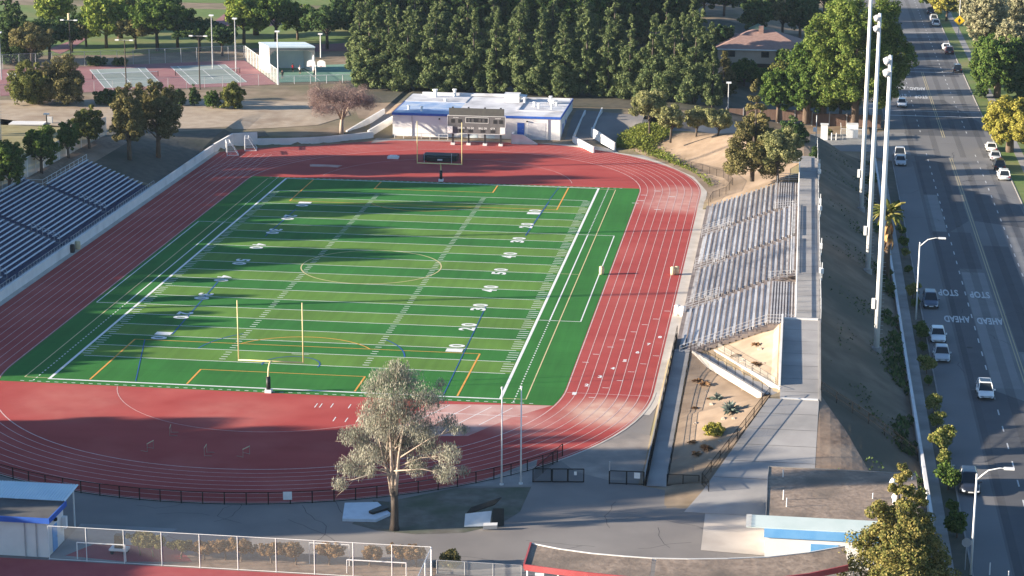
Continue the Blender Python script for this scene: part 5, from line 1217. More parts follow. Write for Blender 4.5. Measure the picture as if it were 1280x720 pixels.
# rusty hedge bushes behind the court fence
for i, (px, py, w_, h, m_, lab) in enumerate(((176,694,2.6,2.2,L_BRN,'dark clipped bush, leftmost behind the tall court fence'),(192,696,2.2,2.1,L_BRN,'dark clipped bush, second from the left behind the tall court fence'),(226,698,1.9,1.7,L_BRN,'small brown bush, third from the left behind the court fence'),
    (256,700,1.9,1.7,L_RUST,'rusty bush on thin stems, fourth from the left behind the court fence'),(282,700,2.6,1.9,L_RUST,'rusty bush on thin stems, fifth from the left behind the court fence'),(302,702,2.2,1.9,L_RUST,'rusty bush on thin stems, sixth from the left behind the court fence'),
    (340,704,2.3,1.9,L_RUST,'rusty bush left of the white goal frame'),(370,706,2.4,2.0,L_RUST,'rusty bush with forked stem beside the goal frame'),(412,706,2.8,2.0,L_RUST,'rusty bush inside the white goal frame outline'),(462,708,2.3,1.9,L_RUST,'rusty bush right of the white goal frame'),
    (503,709,2.9,2.0,L_RUST,'rusty bush second from the right behind the court fence'),(520,709,2.0,1.9,L_RUST,'rusty bush next to the last one behind the court fence'))):
    q = U(px, py); r_ = random.Random(i); lob = [(r_.uniform(-.3,.3)*w_, r_.uniform(-.25,.25), h*.68+r_.uniform(-.1,.1), w_*.33, .6, h*.26) for _ in range(5)]
    tree_obj('hedge_bush', lab, 'bush', (q.x, max(q.y,-50.2), 0), lob, m_, .13, 26, W['trunk'], (h*.6, .07), 200+i, group='clipped bushes behind the court fence', cover=.8)
tree('shrub', 0,0,0,0, 'small brown bush just outside the right end of the court fence', loc=(51.2,-47.4,0), hw=(1.4,1.6), leafm=L_BRN, cat='bush', name='bush')
# ------------------------------------------------------------------ cars
def paint(name, c, r=.3):
    m = mat(name, c, rough=r, spec=.5); m.node_tree.nodes['Principled BSDF'].inputs['Coat Weight'].default_value = .5; return m
CP = {'white': paint('white_car_paint', (.78,.78,.77)), 'silver': paint('silver_car_paint', (.45,.46,.48), .35), 'blue': paint('blue_grey_car_paint', (.06,.09,.14)), 'navy': paint('dark_navy_car_paint', (.02,.025,.04)), 'black': paint('black_car_paint', (.02,.02,.022)), 'maroon': paint('maroon_car_paint', (.10,.03,.035))}
W['tyre'] = mat('tyre_rubber', (.02,.02,.02), rough=.9); W['rim'] = mat('alloy_rim', (.45,.45,.46), rough=.35, metal=.5)
W['head'] = mat('headlight_glass', (.75,.78,.80), rough=.15); W['tail'] = mat('tail_light_plastic', (.35,.02,.02), rough=.3)
def car(kind, col, loc, rz, label, group=None):
    """front points to local +Y"""
    L, Wd, Hh = {'sedan': (4.6,1.8,1.42), 'suv': (4.6,1.85,1.68), 'hatch': (4.2,1.76,1.5), 'pickup': (5.6,1.95,1.85)}[kind]
    t = thing('car' if kind != 'pickup' else 'pickup_truck', label, 'car' if kind != 'pickup' else 'pickup truck', loc, group, rz, True)
    zb = .78 if kind in ('sedan','hatch') else .92
    # stations along y: (y, z_bottom, z_shoulder, half width)
    st_ = [(-L/2,.42,zb-.12,.80),(-L/2+.12,.28,zb-.02,.90),(-L*.36,.22,zb+.04,.98),(-L*.12,.2,zb+.02,1.0),(L*.14,.2,zb,1.0),(L*.3,.22,zb-.04,.99),(L/2-.28,.25,zb-.14,.93),(L/2-.06,.30,zb-.24,.82),(L/2,.38,zb-.34,.70)]
    V = []; F = []; n = 10
    for (y, z0, z1, k) in st_:
        hw = Wd/2*k
        for (x, z) in ((-hw*.86,z0),(-hw,z0+.12),(-hw,lerp(z0,z1,.6)),(-hw*.93,z1-.03),(-hw*.7,z1+.02),(hw*.7,z1+.02),(hw*.93,z1-.03),(hw,lerp(z0,z1,.6)),(hw,z0+.12),(hw*.86,z0)): V.append((x,y,z))
    for i in range(len(st_)-1):
        for k in range(n): F.append((i*n+k, (i+1)*n+k, (i+1)*n+(k+1)%n, i*n+(k+1)%n))
    F += [tuple(range(n)), tuple(range((len(st_)-1)*n+n-1, (len(st_)-1)*n-1, -1))]
    MB().add(V, F).build('body', CP[col], t, True)
    # glasshouse: glass shell, painted roof
    if kind == 'sedan': ys = (-L*.40,-L*.24,L*.03,L*.20)
    elif kind == 'pickup': ys = (-L*.12,-L*.08,L*.12,L*.24)
    else: ys = (-L*.48,-L*.38,L*.04,L*.24)
    yb, yr, yf, yw = ys; hb, ht = Wd/2*.90, Wd/2*.70; z0, z1 = zb-.04, Hh-.05
    g_ = MB().add([(-hb,yb,z0),(hb,yb,z0),(hb,yw,z0),(-hb,yw,z0),(-ht,yr,z1),(ht,yr,z1),(ht,yf,z1),(-ht,yf,z1)], [(0,1,5,4),(1,2,6,5),(2,3,7,6),(3,0,4,7),(4,5,6,7)]); g_.build('windows', W['glass'], t)
    r = MB().add([(-ht*1.04,yr-.05,z1-.02),(ht*1.04,yr-.05,z1-.02),(ht*1.04,yf+.05,z1-.02),(-ht*1.04,yf+.05,z1-.02),(-ht*.85,yr+.06,z1+.06),(ht*.85,yr+.06,z1+.06),(ht*.85,yf-.1,z1+.06),(-ht*.85,yf-.1,z1+.06)], [(0,3,2,1),(4,5,6,7),(0,1,5,4),(1,2,6,5),(2,3,7,6),(3,0,4,7)])
    r.build('roof', CP[col], t)
    p = MB()
    for s in (-1,1):
        for a, b in (((hb*s,yb,z0),(ht*s,yr,z1)),((hb*s,yw,z0),(ht*s,yf,z1)),((hb*1.005*s,(yb+yw)/2-.1,z0),(ht*1.01*s,(yr+yf)/2-.1,z1))): p.bar(a, b, .045, 4)
    p.build('pillars', CP[col], t)
    for s in (-1,1):
        for y in (L*.31,-L*.30):
            w = MB().bar((s*(Wd/2-.22),y,.33),(s*(Wd/2+.01),y,.33),.33,14).build('wheel', W['tyre'], t); MB().bar((s*(Wd/2+.005),y,.33),(s*(Wd/2+.03),y,.33),.2,10).build('rim', W['rim'], w)
        MB().add([(s*.45*Wd*.98,L/2-.30,zb-.20),(s*.42*Wd,L/2-.02,zb-.36),(s*.27*Wd,L/2+.005,zb-.37),(s*.30*Wd,L/2-.2,zb-.18)], [(0,1,2,3) if s < 0 else (3,2,1,0)]).add([(s*.455*Wd,L/2-.32,zb-.32),(s*.40*Wd,L/2+.015,zb-.48),(s*.25*Wd,L/2+.02,zb-.48),(s*.27*Wd,L/2+.012,zb-.355),(s*.42*Wd,L/2-.01,zb-.345)], [(0,1,2,3,4)]).build('headlight', W['head'], t)
        MB().box(min(s*.30*Wd,s*.46*Wd),max(s*.30*Wd,s*.46*Wd),-L/2-.01,-L/2+.06,zb-.28,zb-.12).build('tail_light', W['tail'], t)
        MB().box(min(s*Wd*.49,s*Wd*.58),max(s*Wd*.49,s*Wd*.58),yw-.35,yw-.18,zb,zb+.16).build('mirror', CP[col], t)
    MB().box(-.55,.55,L/2-.03,L/2+.02,.34,zb-.42).build('grille', W['black_v'], t)
    MB().box(-.25,.25,L/2+.021,L/2+.03,.36,.48).build('front_plate', W['white'], t); MB().box(-.25,.25,-L/2-.03,-L/2-.01,.5,.62).build('rear_plate', W['white'], t)
    if kind == 'pickup':
        MB().box(-.8,.8,-L*.47,-L*.13,zb+.021,zb+.04).build('bed', W['black_v'], t)
    return t
RZ = ROADZ+.02
for kind, col, px, py, x, rz, lab, grp in (
    ('suv','blue',1157,393,96.0,PI,'blue-grey hatchback parked by the street lamp, farthest of the three near parked cars','cars parked at the left kerb'),
    ('sedan','white',1168,436,96.0,PI,'white sedan parked directly behind the silver one at the left kerb','cars parked at the left kerb'),
    ('sedan','silver',1172,460,96.0,PI,'silver sedan parked nearest of the three cars at the left kerb','cars parked at the left kerb'),
    ('suv','navy',1206,625,96.0,PI,'dark navy car parked alone at the lower right kerb',None),
    ('hatch','white',1230,507,99.8,PI,'white car with a black glass roof driving alone in the street lane',None),
    ('pickup','silver',1120,207,96.1,PI,'silver pickup truck parked in the far left kerb pair behind the light poles',None),
    ('sedan','silver',1123,215,96.0,PI,'silver sedan parked just in front of the silver pickup truck',None),
    ('sedan','white',1129,142,98.6,PI,'white sedan driving out from beside the huge ficus tree',None),
    ('sedan','white',1250,198,111.9,0,'white sedan parked farthest of four at the right kerb','cars parked at the right kerb'),
    ('sedan','silver',1256,209,111.9,0,'silver sedan parked second of four at the right kerb','cars parked at the right kerb'),
    ('suv','black',1260,221,111.9,0,'black car parked third of four at the right kerb','cars parked at the right kerb'),
    ('suv','white',1266,234,111.9,0,'white SUV parked nearest of four at the right kerb','cars parked at the right kerb'),
    ('suv','navy',1206,99,112.0,0,'dark car parked below the green dome tree at the right kerb',None),
    ('sedan','white',1191,71,111.7,0,'white car parked just behind a maroon one on the distant right kerb',None),
    ('suv','maroon',1195,76,112.0,0,'maroon car parked in front of a white one on the distant right kerb',None),
    ('suv','white',1179,41,111.7,0,'white car of the distant pair below the yellow tree',None),
    ('suv','silver',1176,35,111.7,0,'silver car of the distant pair below the yellow tree',None),
    ('suv','navy',1170,26,111.7,0,'dark car parked farthest away at the right kerb',None)):
    q = U(px, py-8, -.98); car(kind, col, (x, q.y+ (1.5 if rz else 1.5), RZ), rz, lab, grp)
o = None
# panoramic roof of the moving car
for o in list(sc.objects):
    if o.get('label','').startswith('white car with a black glass roof'):
        MB().add([(-.55,-1.3,1.515),(.55,-1.3,1.515),(.55,.02,1.515),(-.55,.02,1.515)], [(0,1,2,3)]).build('glass_roof', W['glass'], o)
# ------------------------------------------------------------------ signs
t = thing('warning_sign', 'yellow diamond warning sign on a tall post beyond the street at the right', 'sign', (116.0,305,-.9), None, 0, True)
MB().bar((0,0,0),(0,0,10.5),.09,6).build('post', W['metal_g'], t)
MB().add([(0,-.15,2.4),(1.25,-.15,3.6),(0,-.15,4.8),(-1.25,-.15,3.6),(0,-.1,2.4),(1.25,-.1,3.6),(0,-.1,4.8),(-1.25,-.1,3.6)], [(0,1,2,3),(7,6,5,4)]).build('panel', mat('sign_yellow', (.85,.50,.02)), t)
MB().add([(0,-.16,3.0),(.35,-.16,3.6),(0,-.16,4.2),(-.35,-.16,3.6)], [(0,1,2,3)]).build('symbol', W['black_v'], t)
q = U(1197,712,-.9); t = thing('stop_sign', 'stop sign seen from its grey back on a post by the lower right kerb', 'sign', (94.2,q.y,-.9), None, 0, True)
MB().bar((0,0,0),(0,0,2.9),.035,6).build('post', W['metal_g'], t)
o8 = [(.42*math.cos(PI/8+k*PI/4), .42*math.sin(PI/8+k*PI/4)) for k in range(8)]
MB().add([(x,.04,2.45+z) for x, z in o8]+[(x,.06,2.45+z) for x, z in o8], [tuple(range(8)), tuple(range(15,7,-1))]+[(k,(k+1)%8,8+(k+1)%8,8+k) for k in range(8)]).build('panel', W['metal_g'], t)
q = U(1188,610,-.9); t = thing('parking_sign', 'small white parking sign on a post beside the dark navy parked car', 'sign', (94.4,q.y,-.9), None, 0, True)
MB().bar((0,0,0),(0,0,2.3),.03,5).build('post', W['metal_g'], t); MB().box(-.16,.16,-.03,.0,1.75,2.3).build('panel', W['white'], t)
for px, py, lab in ((1226,706,'short white pipe bollard left of the pair at the lower right corner'),(1243,716,'short white pipe bollard right of the pair at the lower right corner')):
    q = U(px, py+12, -.98); t = tag(MB().bar((96.2 if px == 1226 else 97.6,q.y,ROADZ),(96.2 if px == 1226 else 97.6,q.y,ROADZ+1.1),.06,6).build('bollard', W['metal_w']), lab, 'bollard', 'pipe bollards')
# ------------------------------------------------------------------ lower right building
def snack_house():
    t = thing('concession_building', 'low building with gravel roof and pale canopy at the bottom right', 'building', (84,-34,0))
    x0, x1, y0, y1, h = 77.4, 90.3, -40.6, -28.0, 3.45
    MB().box(x0,x1,y0,y1,0,h-.1).build('wall', W['cream'], t)
    r = MB().box(x0-.1,x1+.1,y0-.1,y1+.1,h-.098,h).build('roof', W['roof_gravel'], t)
    e = MB(); e.box(x0-.14,x0-.1,y0-.1,y1+.1,h-.2,h+.06); e.box(x0-.1,x1+.1,y1+.1,y1+.16,h-.2,h+.06); e.build('roof_edge', W['conc_d'], t)
    MB().add([(75.7,y0-.15,h+.06),(x1,y0-.15,h+.06),(x1,y0-2.6,h-.12),(75.7,y0-2.6,h-.12),(75.7,y0-.15,h-.02),(x1,y0-.15,h-.02),(x1,y0-2.6,h-.2),(75.7,y0-2.6,h-.2)], [(0,3,2,1),(4,5,6,7),(0,1,5,4),(2,3,7,6),(0,4,7,3),(1,2,6,5)]).build('canopy', W['canopy2'], t)
    f = MB()
    for i in range(9): f.bar((75.65,y0-.3-i*.28,h+.05-i*.02),(76.1,y0-.3-i*.28,h+.08-i*.02),.07,5)
    f.build('canopy_edge', W['metal_g'], t)
    MB().box(77.2,x1,y0-2.75,y0-2.61,h-.95,h-.2).build('fascia', W['blue_lt'], t)
    MB().box(77.3,x1,y0-2.6,y0-2.3,0,h-.3).build('front_wall', W['cream'], t)
    MB().box(81.1,83.4,y0-2.66,y0-2.61,1.0,2.1).build('serving_window', W['blue_lt'], t)
    for x, y, s in ((88.2,-32.5,.35),(88.3,-36.3,.4)):
        v = MB(); v.tube([(x,y,h),(x,y,h+.5),(x,y,h+.7),(x,y,h+1.1)], [s*.7,s*.7,s,s*.4], 10); v.build('roof_vent', W['metal_w'], r, True)
    for x, y, z in ((78.6,-30.5,.7),(78.7,-36.5,.9),(79.0,-38.2,.8),(86.4,-35,.5),(90,-29.4,.5)):
        MB().bar((x,y,h),(x,y,h+z),.05,6).build('vent_pipe', W['metal_w'], r)
snack_house()
def blue_trim_house():
    t = thing('ticket_building', 'white building with bright blue trim at the lower left corner', 'building', (12,-48,0))
    x0, x1, y0, y1, h = 4, 17.35, -50.4, -46.3, 3.3
    MB().box(x0,x1,y0,y1,0,h).build('wall', W['conc_w'], t)
    r = MB().box(x0-.1,x1+.25,y0-.25,y1,h+.002,h+.25).build('roof', W['roof_dk'], t)
    MB().box(x0-.1,x1+.35,y0-.37,y0-.252,h-.15,h+.32).box(x1+.252,x1+.35,y0-.25,y1,h-.15,h+.32).build('fascia', W['blue_trim'], t)
    d = MB().box(x1-.02,x1+.05,-49.2,-48.1,.05,2.3).build('door', W['blue_lt'], t); MB().box(x1+.051,x1+.1,-48.3,-48.2,1.1,1.2).build('handle', W['metal_g'], d)
    a = MB(); 
    for i in range(54):
        x = 3.6+i*.26; a.add([(x,y1-.2,h+.32),(x+.13,y1-.2,h+.42),(x+.26,y1-.2,h+.32),(x+.26,y1+3.4,h+.55),(x+.13,y1+3.4,h+.65),(x,y1+3.4,h+.55)], [(0,1,4,5),(1,2,3,4)])
    a.build('corrugated_awning', W['canopy'], t)
    for x in (6,12,17.2): MB().bar((x,y1+3.2,0),(x,y1+3.2,h+.5),.07,6).build('awning_post', W['metal_w'], t)
    v = MB(); v.box(8.6,9.4,-48.6,-47.8,h+.25,h+.7); v.tube([(9,-48.2,h+.7),(9,-48.2,h+1.5)], [.33,.38], 8); v.build('roof_unit', W['metal_w'], r)
    for x in (15.4,16.4,8.0,8.4): MB().bar((x,y0-.08,0),(x,y0-.08,h-.2),.05,6).build('downpipe', W['metal_g'], t)
    MB().box(x1+.06,x1+.3,-48.9,-48.6,2.7,2.95).build('wall_lamp', W['metal_k'], t); MB().box(x1+.02,x1+.4,-46.9,-46.4,1.3,2.3).build('meter_box', W['metal_w'], t)
blue_trim_house()
# ------------------------------------------------------------------ curved entrance roof with letters
def entrance():
    t = thing('entrance_canopy', 'curved flat canopy with red fascia and white letters cut by the bottom edge', 'canopy', (70,-50,0))
    hz = 3.2
    back = [U(*p, hz) for p in ((664,680),(700,687),(740,692.5),(780,696),(815,698.5),(860,699.5),(910,699),(960,697),(1010,691.5),(1056,683.5))]
    front = [U(*p, hz) for p in ((656,706),(694,711),(735,716),(776,720),(812,724),(860,726.5),(910,726),(960,723.5),(1012,717),(1060,706.5))]
    def slab(i0, i1, z0, z1, m, nm, par, A=back, B=front):
        mb = MB(); n = i1-i0+1; V = []
        for i in range(i0, i1+1): V += [(A[i].x,A[i].y,z1),(B[i].x,B[i].y,z1),(A[i].x,A[i].y,z0),(B[i].x,B[i].y,z0)]
        F = []
        for k in range(n-1):
            a = 4*k; b = a+4; F += [(a,a+1,b+1,b),(a+2,b+2,b+3,a+3),(a,b,b+2,a+2),(a+1,a+3,b+3,b+1)]
        F += [(0,2,3,1),(4*n-4,4*n-3,4*n-1,4*n-2)]; return mb.add(V, F).build(nm, m, par)
    slab(0, 4, hz-.15, hz, W['roof_gravel'], 'roof', t); 
    slab(4, 9, hz-.15, hz+.02, W['roof_gravel'], 'roof', t) if False else None
    B2 = [Vector((b.x, b.y, b.z)) for b in back]; 
    mb = MB(); n = 6; V = []
    for i in range(4, 10):
        a_, b_ = back[i], front[i]; 
        if i == 4: a_ = a_+Vector((.35,0,0)); b_ = b_+Vector((.35,0,0))
        V += [(a_.x,a_.y,hz),(b_.x,b_.y,hz),(a_.x,a_.y,hz-.15),(b_.x,b_.y,hz-.15)]
    F = []
    for k in range(5):
        a = 4*k; b = a+4; F += [(a,a+1,b+1,b),(a+2,b+2,b+3,a+3),(a,b,b+2,a+2),(a+1,a+3,b+3,b+1)]
    F += [(0,2,3,1),(20,21,23,22)]; mb.add(V, F).build('roof', W['roof_gravel'], t)
    f = MB(); f.wall([(p.x, p.y-.1, hz-.42) for p in front], .12, .5); f.build('fascia', W['sign_red'], t)
    f = MB(); f.wall([(p.x, p.y+.08, hz-.2) for p in back], .1, .26); f.build('rear_trim', W['conc_w'], t)
    f = MB(); f.wall([(back[0].x-.05,back[0].y+.1,hz-.3),(front[0].x-.05,front[0].y-.1,hz-.3)], .14, .42); f.build('end_trim', W['sign_red'], t)
    for i in (0,2,4,6,8): MB().bar((front[i].x+.2,front[i].y+.25,0),(front[i].x+.2,front[i].y+.25,hz-.15),.09,8).build('column', W['metal_w'], t)
    L = []
    for ch, px, wd in (('T',675,.72),('A',698,.72),('R',717,.66),('T',744,.66),('A',763,.7),('N',783,.66),('S',802,.6)):
        if px > 725: continue
        yy = lerp(708, 716, (px-660)/75.); p = U(px, yy, hz); V, F = text_verts(ch, wd, 1.0, .04)
        m_ = MB(); n0 = len(V); m_.add([(p.x+x, p.y-.30, hz-.86+z) for x, z in V]+[(p.x+x, p.y-.24, hz-.86+z) for x, z in V], F+[tuple(i+n0 for i in f_[::-1]) for f_ in F]); m_.build('letter', W['white'], t)
entrance()
p0 = U(1056,712,0)
t = fence('picket_fence', 'white picket fence under the right end of the curved entrance canopy', [(84.3,-47.6),(88.2,-46.6)], 2.2, .35, W['chain_l'], W['metal_w'], .04, (1.,.1), mesh=False)
# ------------------------------------------------------------------ tennis and basketball area
TC = math.cos(math.radians(25)); TS = math.sin(math.radians(25)); O = Vector((-20.8,188.5,0)); uu = Vector((-TC,-TS,0)); vv = Vector((-TS,TC,0))
def tq(a, b): return O+uu*a+vv*b
dpoly('tennis_surround', [tq(0,0),tq(52,0),tq(52,33),tq(0,33)], W['tennis_r'], .06)
tl = MB()
for k in range(3):
    a0 = 5+k*16.2
    dpoly('tennis_court', [tq(a0,4),tq(a0+11,4),tq(a0+11,28),tq(a0,28)], W['tennis_g'], .08)
    for a, b in (((a0,4),(a0+11,4)),((a0,28),(a0+11,28)),((a0,4),(a0,28)),((a0+11,4),(a0+11,28)),((a0+1.4,4),(a0+1.4,28)),((a0+9.6,4),(a0+9.6,28)),((a0+1.4,9.5),(a0+9.6,9.5)),((a0+1.4,22.5),(a0+9.6,22.5)),((a0+5.5,9.5),(a0+5.5,22.5))):
        p, q = tq(*a), tq(*b); n = 8; tl.ribbon([(lerp(p.x,q.x,i/n), lerp(p.y,q.y,i/n), G(lerp(p.x,q.x,i/n), lerp(p.y,q.y,i/n))+.1) for i in range(n+1)], .16)
    p, q = tq(a0-.9,16), tq(a0+11.9,16); z = G(p.x,p.y); t = thing('tennis_net', ('right','middle','left')[k]+' tennis net on the red and green courts', 'net', (p.x,p.y,z), 'tennis nets')
    for c in (p, q): MB().bar((c.x,c.y,z),(c.x,c.y,z+1.1),.06,6).build('post', W['metal_k'], t)
    MB().add([(p.x,p.y,z+.05),(q.x,q.y,z+.05),(q.x,q.y,z+1.0),(p.x,p.y,z+1.0)], [(0,1,2,3)]).build('mesh', W['chain_k'], t); MB().bar((p.x,p.y,z+1.03),(q.x,q.y,z+1.03),.05,4).build('top_band', W['white'], t)
struct(tl.build('tennis_lines', W['white']))
dpoly('basketball_court', [tq(-1,2),tq(-17,0),tq(-19,22),tq(-1,22)], W['court_g'], .08)
bl_ = MB()
for a, b in (((-2,8),(-16,8)),((-2,16),(-16,16)),((-9,2),(-9,20))):
    p, q = tq(*a), tq(*b); bl_.ribbon([(p.x,p.y,G(p.x,p.y)+.11),(q.x,q.y,G(q.x,q.y)+.11)], .14)
struct(bl_.build('basketball_lines', W['white']))
def T2(p): return (p.x, p.y)
fence('court_fence', 'tall pale fence between the tennis courts and the basketball court', [T2(tq(-.2,0)),T2(tq(-.2,33))], 3.0, 3, W['chain_w'], W['metal_w'], .05, (1,))
fence('court_fence', 'tall grey fence along the far side of the tennis courts', [T2(tq(0,33.5)),T2(tq(52,33.5))], 3.0, 3.2, W['chain_l'], W['metal_g'], .05, (1,))
fence('court_fence', 'thin grey fence along the near side of the tennis courts', [T2(tq(0,-.3)),T2(tq(52,-.3))], 2.2, 3.4, W['chain_l'], W['metal_g'], .04, (1,))
fence('court_fence', 'pale fence along the near edge of the basketball court', [T2(tq(-.4,.0)),T2(tq(-19,-2))], 1.6, 3.0, W['chain_w'], W['metal_w'], .05, (1,))
def court_light(px, py, top, label, m=None, arms=True):
    (x, y, z), h, _ = place(px, py, top, 1); t = thing('court_light', label, 'light pole', (x,y,z), 'lights round the ball courts', 0, True)
    MB().bar((0,0,0),(0,0,h),.13,6,.09).build('pole', m or W['metal_g'], t)
    if arms:
        a_ = MB().bar((-1.4,0,h),(1.4,0,h),.05,5).build('arm', W['metal_g'], t)
        for s in (-1.4,1.4): MB().obox((s,-.2), .7, .45, h-.05, h+.15, 0).build('lamp', W['metal_w'], t)
    else: MB().box(-.45,.45,-.3,.3,h,h+.25).build('lamp', W['metal_w'], t)
court_light(158,112,52, 'dark court light pole left of centre on the near side of the tennis courts', W['trunk_d'])
court_light(250,112,47, 'dark court light pole right of centre on the near side of the tennis courts', W['trunk_d'])
court_light(89,82,27, 'court light pole rising beyond the round olive bush', W['trunk_d'])
court_light(266,86,22, 'court light pole beyond the right tennis court', None, False)
court_light(295,90,26, 'slim court light pole left of the handball shelter', None, False)
court_light(348,106,42, 'pale court light pole right in front of the handball shelter', W['metal_w'], False)
court_light(24,78,54, 'small light pole at the left beyond the round bushes', None, False)
court_light(2,100,43, 'light pole at the left photo edge beyond the bushes', None, False)
court_light(79,30,-20, 'grey pole at the very top left', None, False)
court_light(401,72,44, 'short pale pole right of the handball shelter', W['metal_w'], False)
court_light(910,140,105, 'slim grey light pole among the trees left of the brown pine', None, False)
court_light(59,165,144, 'slim dark pole in the dry practice lawn', W['trunk_d'], False)
q = U(395,102,2); t = thing('basketball_hoop', 'white double basketball hoop on the green court', 'basketball hoop', (q.x,q.y,2), None, 0, True)
MB().bar((0,0,0),(0,0,3.2),.1,6).build('pole', W['metal_w'], t)
for s in (-.9,1.1):
    MB().add([(s-.9,0,2.9),(s+.9,0,2.9),(s+.8,0,3.9),(s+.3,0,4.2),(s-.3,0,4.2),(s-.8,0,3.9),(s-.9,.08,2.9),(s+.9,.08,2.9),(s+.8,.08,3.9),(s+.3,.08,4.2),(s-.3,.08,4.2),(s-.8,.08,3.9)], [(0,1,2,3,4,5),(11,10,9,8,7,6)]+[(i,(i+1)%6,6+(i+1)%6,6+i) for i in range(6)]).build('backboard', W['metal_w'], t)
    MB().tube([(s+.23*math.cos(k*PI/4),-.35+.23*math.sin(k*PI/4),3.05) for k in range(9)], .03, 4).build('rim', W['sign_red'], t)
def shelter():
    t = thing('handball_shelter', 'open-fronted pale shelter with a curved opening beside the tennis courts', 'shelter', (-24,206,2))
    A = U(337,91,2); Bp = U(394,91,2); n = (Bp-A).normalized(); bk = Vector((-n.y,n.x,0)); C_ = A+Vector((-3.4,5.6,0)); D_ = Bp+Vector((-3.4,5.6,0)); h = 5.0
    z = min(G(A.x,A.y), G(Bp.x,Bp.y))-.1; zt = 2+h
    def slab(p, q, th, z0, z1, m, nm):
        nn = (q-p).normalized(); k = Vector((-nn.y,nn.x,0))*th; MB().prism([(p.x,p.y),(q.x,q.y),(q.x+k.x,q.y+k.y),(p.x+k.x,p.y+k.y)], z0, z1).build(nm, m, t)
    slab(C_, A, .25, z, zt, W['cream'], 'left_wall'); slab(Bp, D_, .25, z, zt, W['cream'], 'right_wall'); slab(D_, C_, .25, z, zt, W['canopy'], 'back_wall')
    MB().prism([(p.x,p.y) for p in (A-n*.1-bk*.3,Bp+n*.1-bk*.3,D_+n*.1+bk*.1,C_-n*.1+bk*.1)], zt+.002, zt+.3).build('roof', W['canopy'], t)
    V = []; N_ = 14; hw = (Bp-A).length
    prof = []
    for i in range(N_+1):
        a = i/N_*hw; e_ = min(a, hw-a); zz = zt-.55 if e_ > 1.3 else zt-.55-(1.3-e_)**2*.8; prof.append((a, zz))
    for a, zz in prof:
        p = A+n*a-bk*.12; V += [(p.x,p.y,zz),(p.x,p.y,zt)]
    MB().add(V, [(2*i,2*i+2,2*i+3,2*i+1) for i in range(N_)]).build('front_arch', W['conc_d'], t)
shelter()
# people on the ball court (a few pixels tall)
def person(px, py, shirt, label):
    q = U(px, py, 2); q.z = G(q.x,q.y); t = thing('person', label, 'person', tuple(q), 'players on the ball court', 0, True)
    b = MB(); b.tube([(0,0,.85),(0,0,1.05),(0,0,1.35),(0,0,1.48),(0,0,1.54),(0,0,1.6),(0,0,1.68),(0,0,1.76),(0,0,1.8)], [.13,.15,.19,.12,.055,.07,.1,.09,.03], 8)
    for s in (-1,1):
        b.tube([(s*.09,0,.9),(s*.12,.05,.48),(s*.14,-.05,.06)], [.09,.065,.045], 6); b.tube([(s*.17,0,1.42),(s*.3,.03,1.15),(s*.33,-.12,.93)], [.05,.042,.03], 6); b.box(s*.14-.05,s*.14+.05,-.2,.06,0,.07)
    b.build('body', W['skin'], t, True)
    b = MB(); b.tube([(0,0,.86),(0,0,1.05),(0,0,1.35),(0,0,1.5)], [.15,.17,.21,.1], 8)
    for s in (-1,1): b.tube([(s*.17,0,1.43),(s*.28,.03,1.2)], [.075,.065], 6)
    b.build('shirt', shirt, t, True)
    b = MB()
    for s in (-1,1): b.tube([(s*.09,0,.95),(s*.12,.05,.46)], [.11,.09], 6)
    b.build('shorts', W['cloth_k'], t, True); MB().tube([(0,.02,1.68),(0,.02,1.77),(0,.01,1.83)], [.105,.1,.03], 8).build('hair', W['cloth_k'], t, True)
person(366,90.5,W['cloth_r'],'player in a red shirt in front of the handball shelter'); person(375,93,W['cloth_w'],'player in a white shirt in front of the handball shelter'); person(393,97,W['cloth_k'],'player in dark clothes next to the basketball hoop pole'); person(353,99,W['cloth_k'],'player in dark clothes at the left edge of the ball court')
# back fence of the left bleachers
fence('screen_fence', 'tall pale fabric-covered fence behind the left bleachers', [(-33.3,20),(-32.6,108)], 3.0, 3.4, W['screen'], W['metal_w'], .06, (1,))
fence('screen_fence', 'pale fabric-covered fence section beyond the green round tree', [(-32.6,108.2),(-32.4,120)], 3.0, 3.4, W['screen'], W['metal_w'], .06, (1,))
# brown street fence and utilities
t = thing('timber_fence', 'brown board fence with pale posts below the huge ficus', 'fence', (84,176,-1))
for i in range(9):
    x = 66+i*3.1
    MB().box(x+.1,x+3.0,175.95,176.05,-.9 if x > 80 else 0,1.4 if x > 80 else 1.9).build('board_panel', W['timber'], t); MB().box(x-.09,x+.09,175.85,176.0,-1,1.7 if x > 80 else 2.1).build('post', W['conc'], t)
tag(MB().box(83.0,84.2,161.5,162.5,-1,1.9).box(82.9,84.3,161.4,162.6,1.9,2.0).build('utility_cabinet', W['metal_w']), 'tall white utility cabinet beside the side street', 'cabinet')
t = thing('utility_enclosure', 'pale chain-link enclosure with pipes beside the side street', 'enclosure', (88,165,-.9))
for a, b in (((86.5,162),(90.5,162)),((90.5,162),(90.5,168)),((86.5,162),(86.5,168))):
    MB().add([(a[0],a[1],-.9),(b[0],b[1],-.9),(b[0],b[1],1.2),(a[0],a[1],1.2)], [(0,1,2,3)]).build('mesh_panel', W['chain_w'], t); MB().bar((*a,-.9),(*a,1.2),.05,6).bar((*a,1.2),(*b,1.2),.04,5).build('frame', W['metal_w'], t)
MB().box(87.5,89.5,164,166,-.9,1.6).build('white_unit', W['metal_w'], t)
for x in (84.9,85.7): tag(MB().bar((x,161.6,-.9),(x,161.6,.5),.09,6).build('bollard', W['metal_w']), ('left' if x < 85 else 'right')+' white bollard of the pair by the utility cabinet', 'bollard', 'side street bollards')
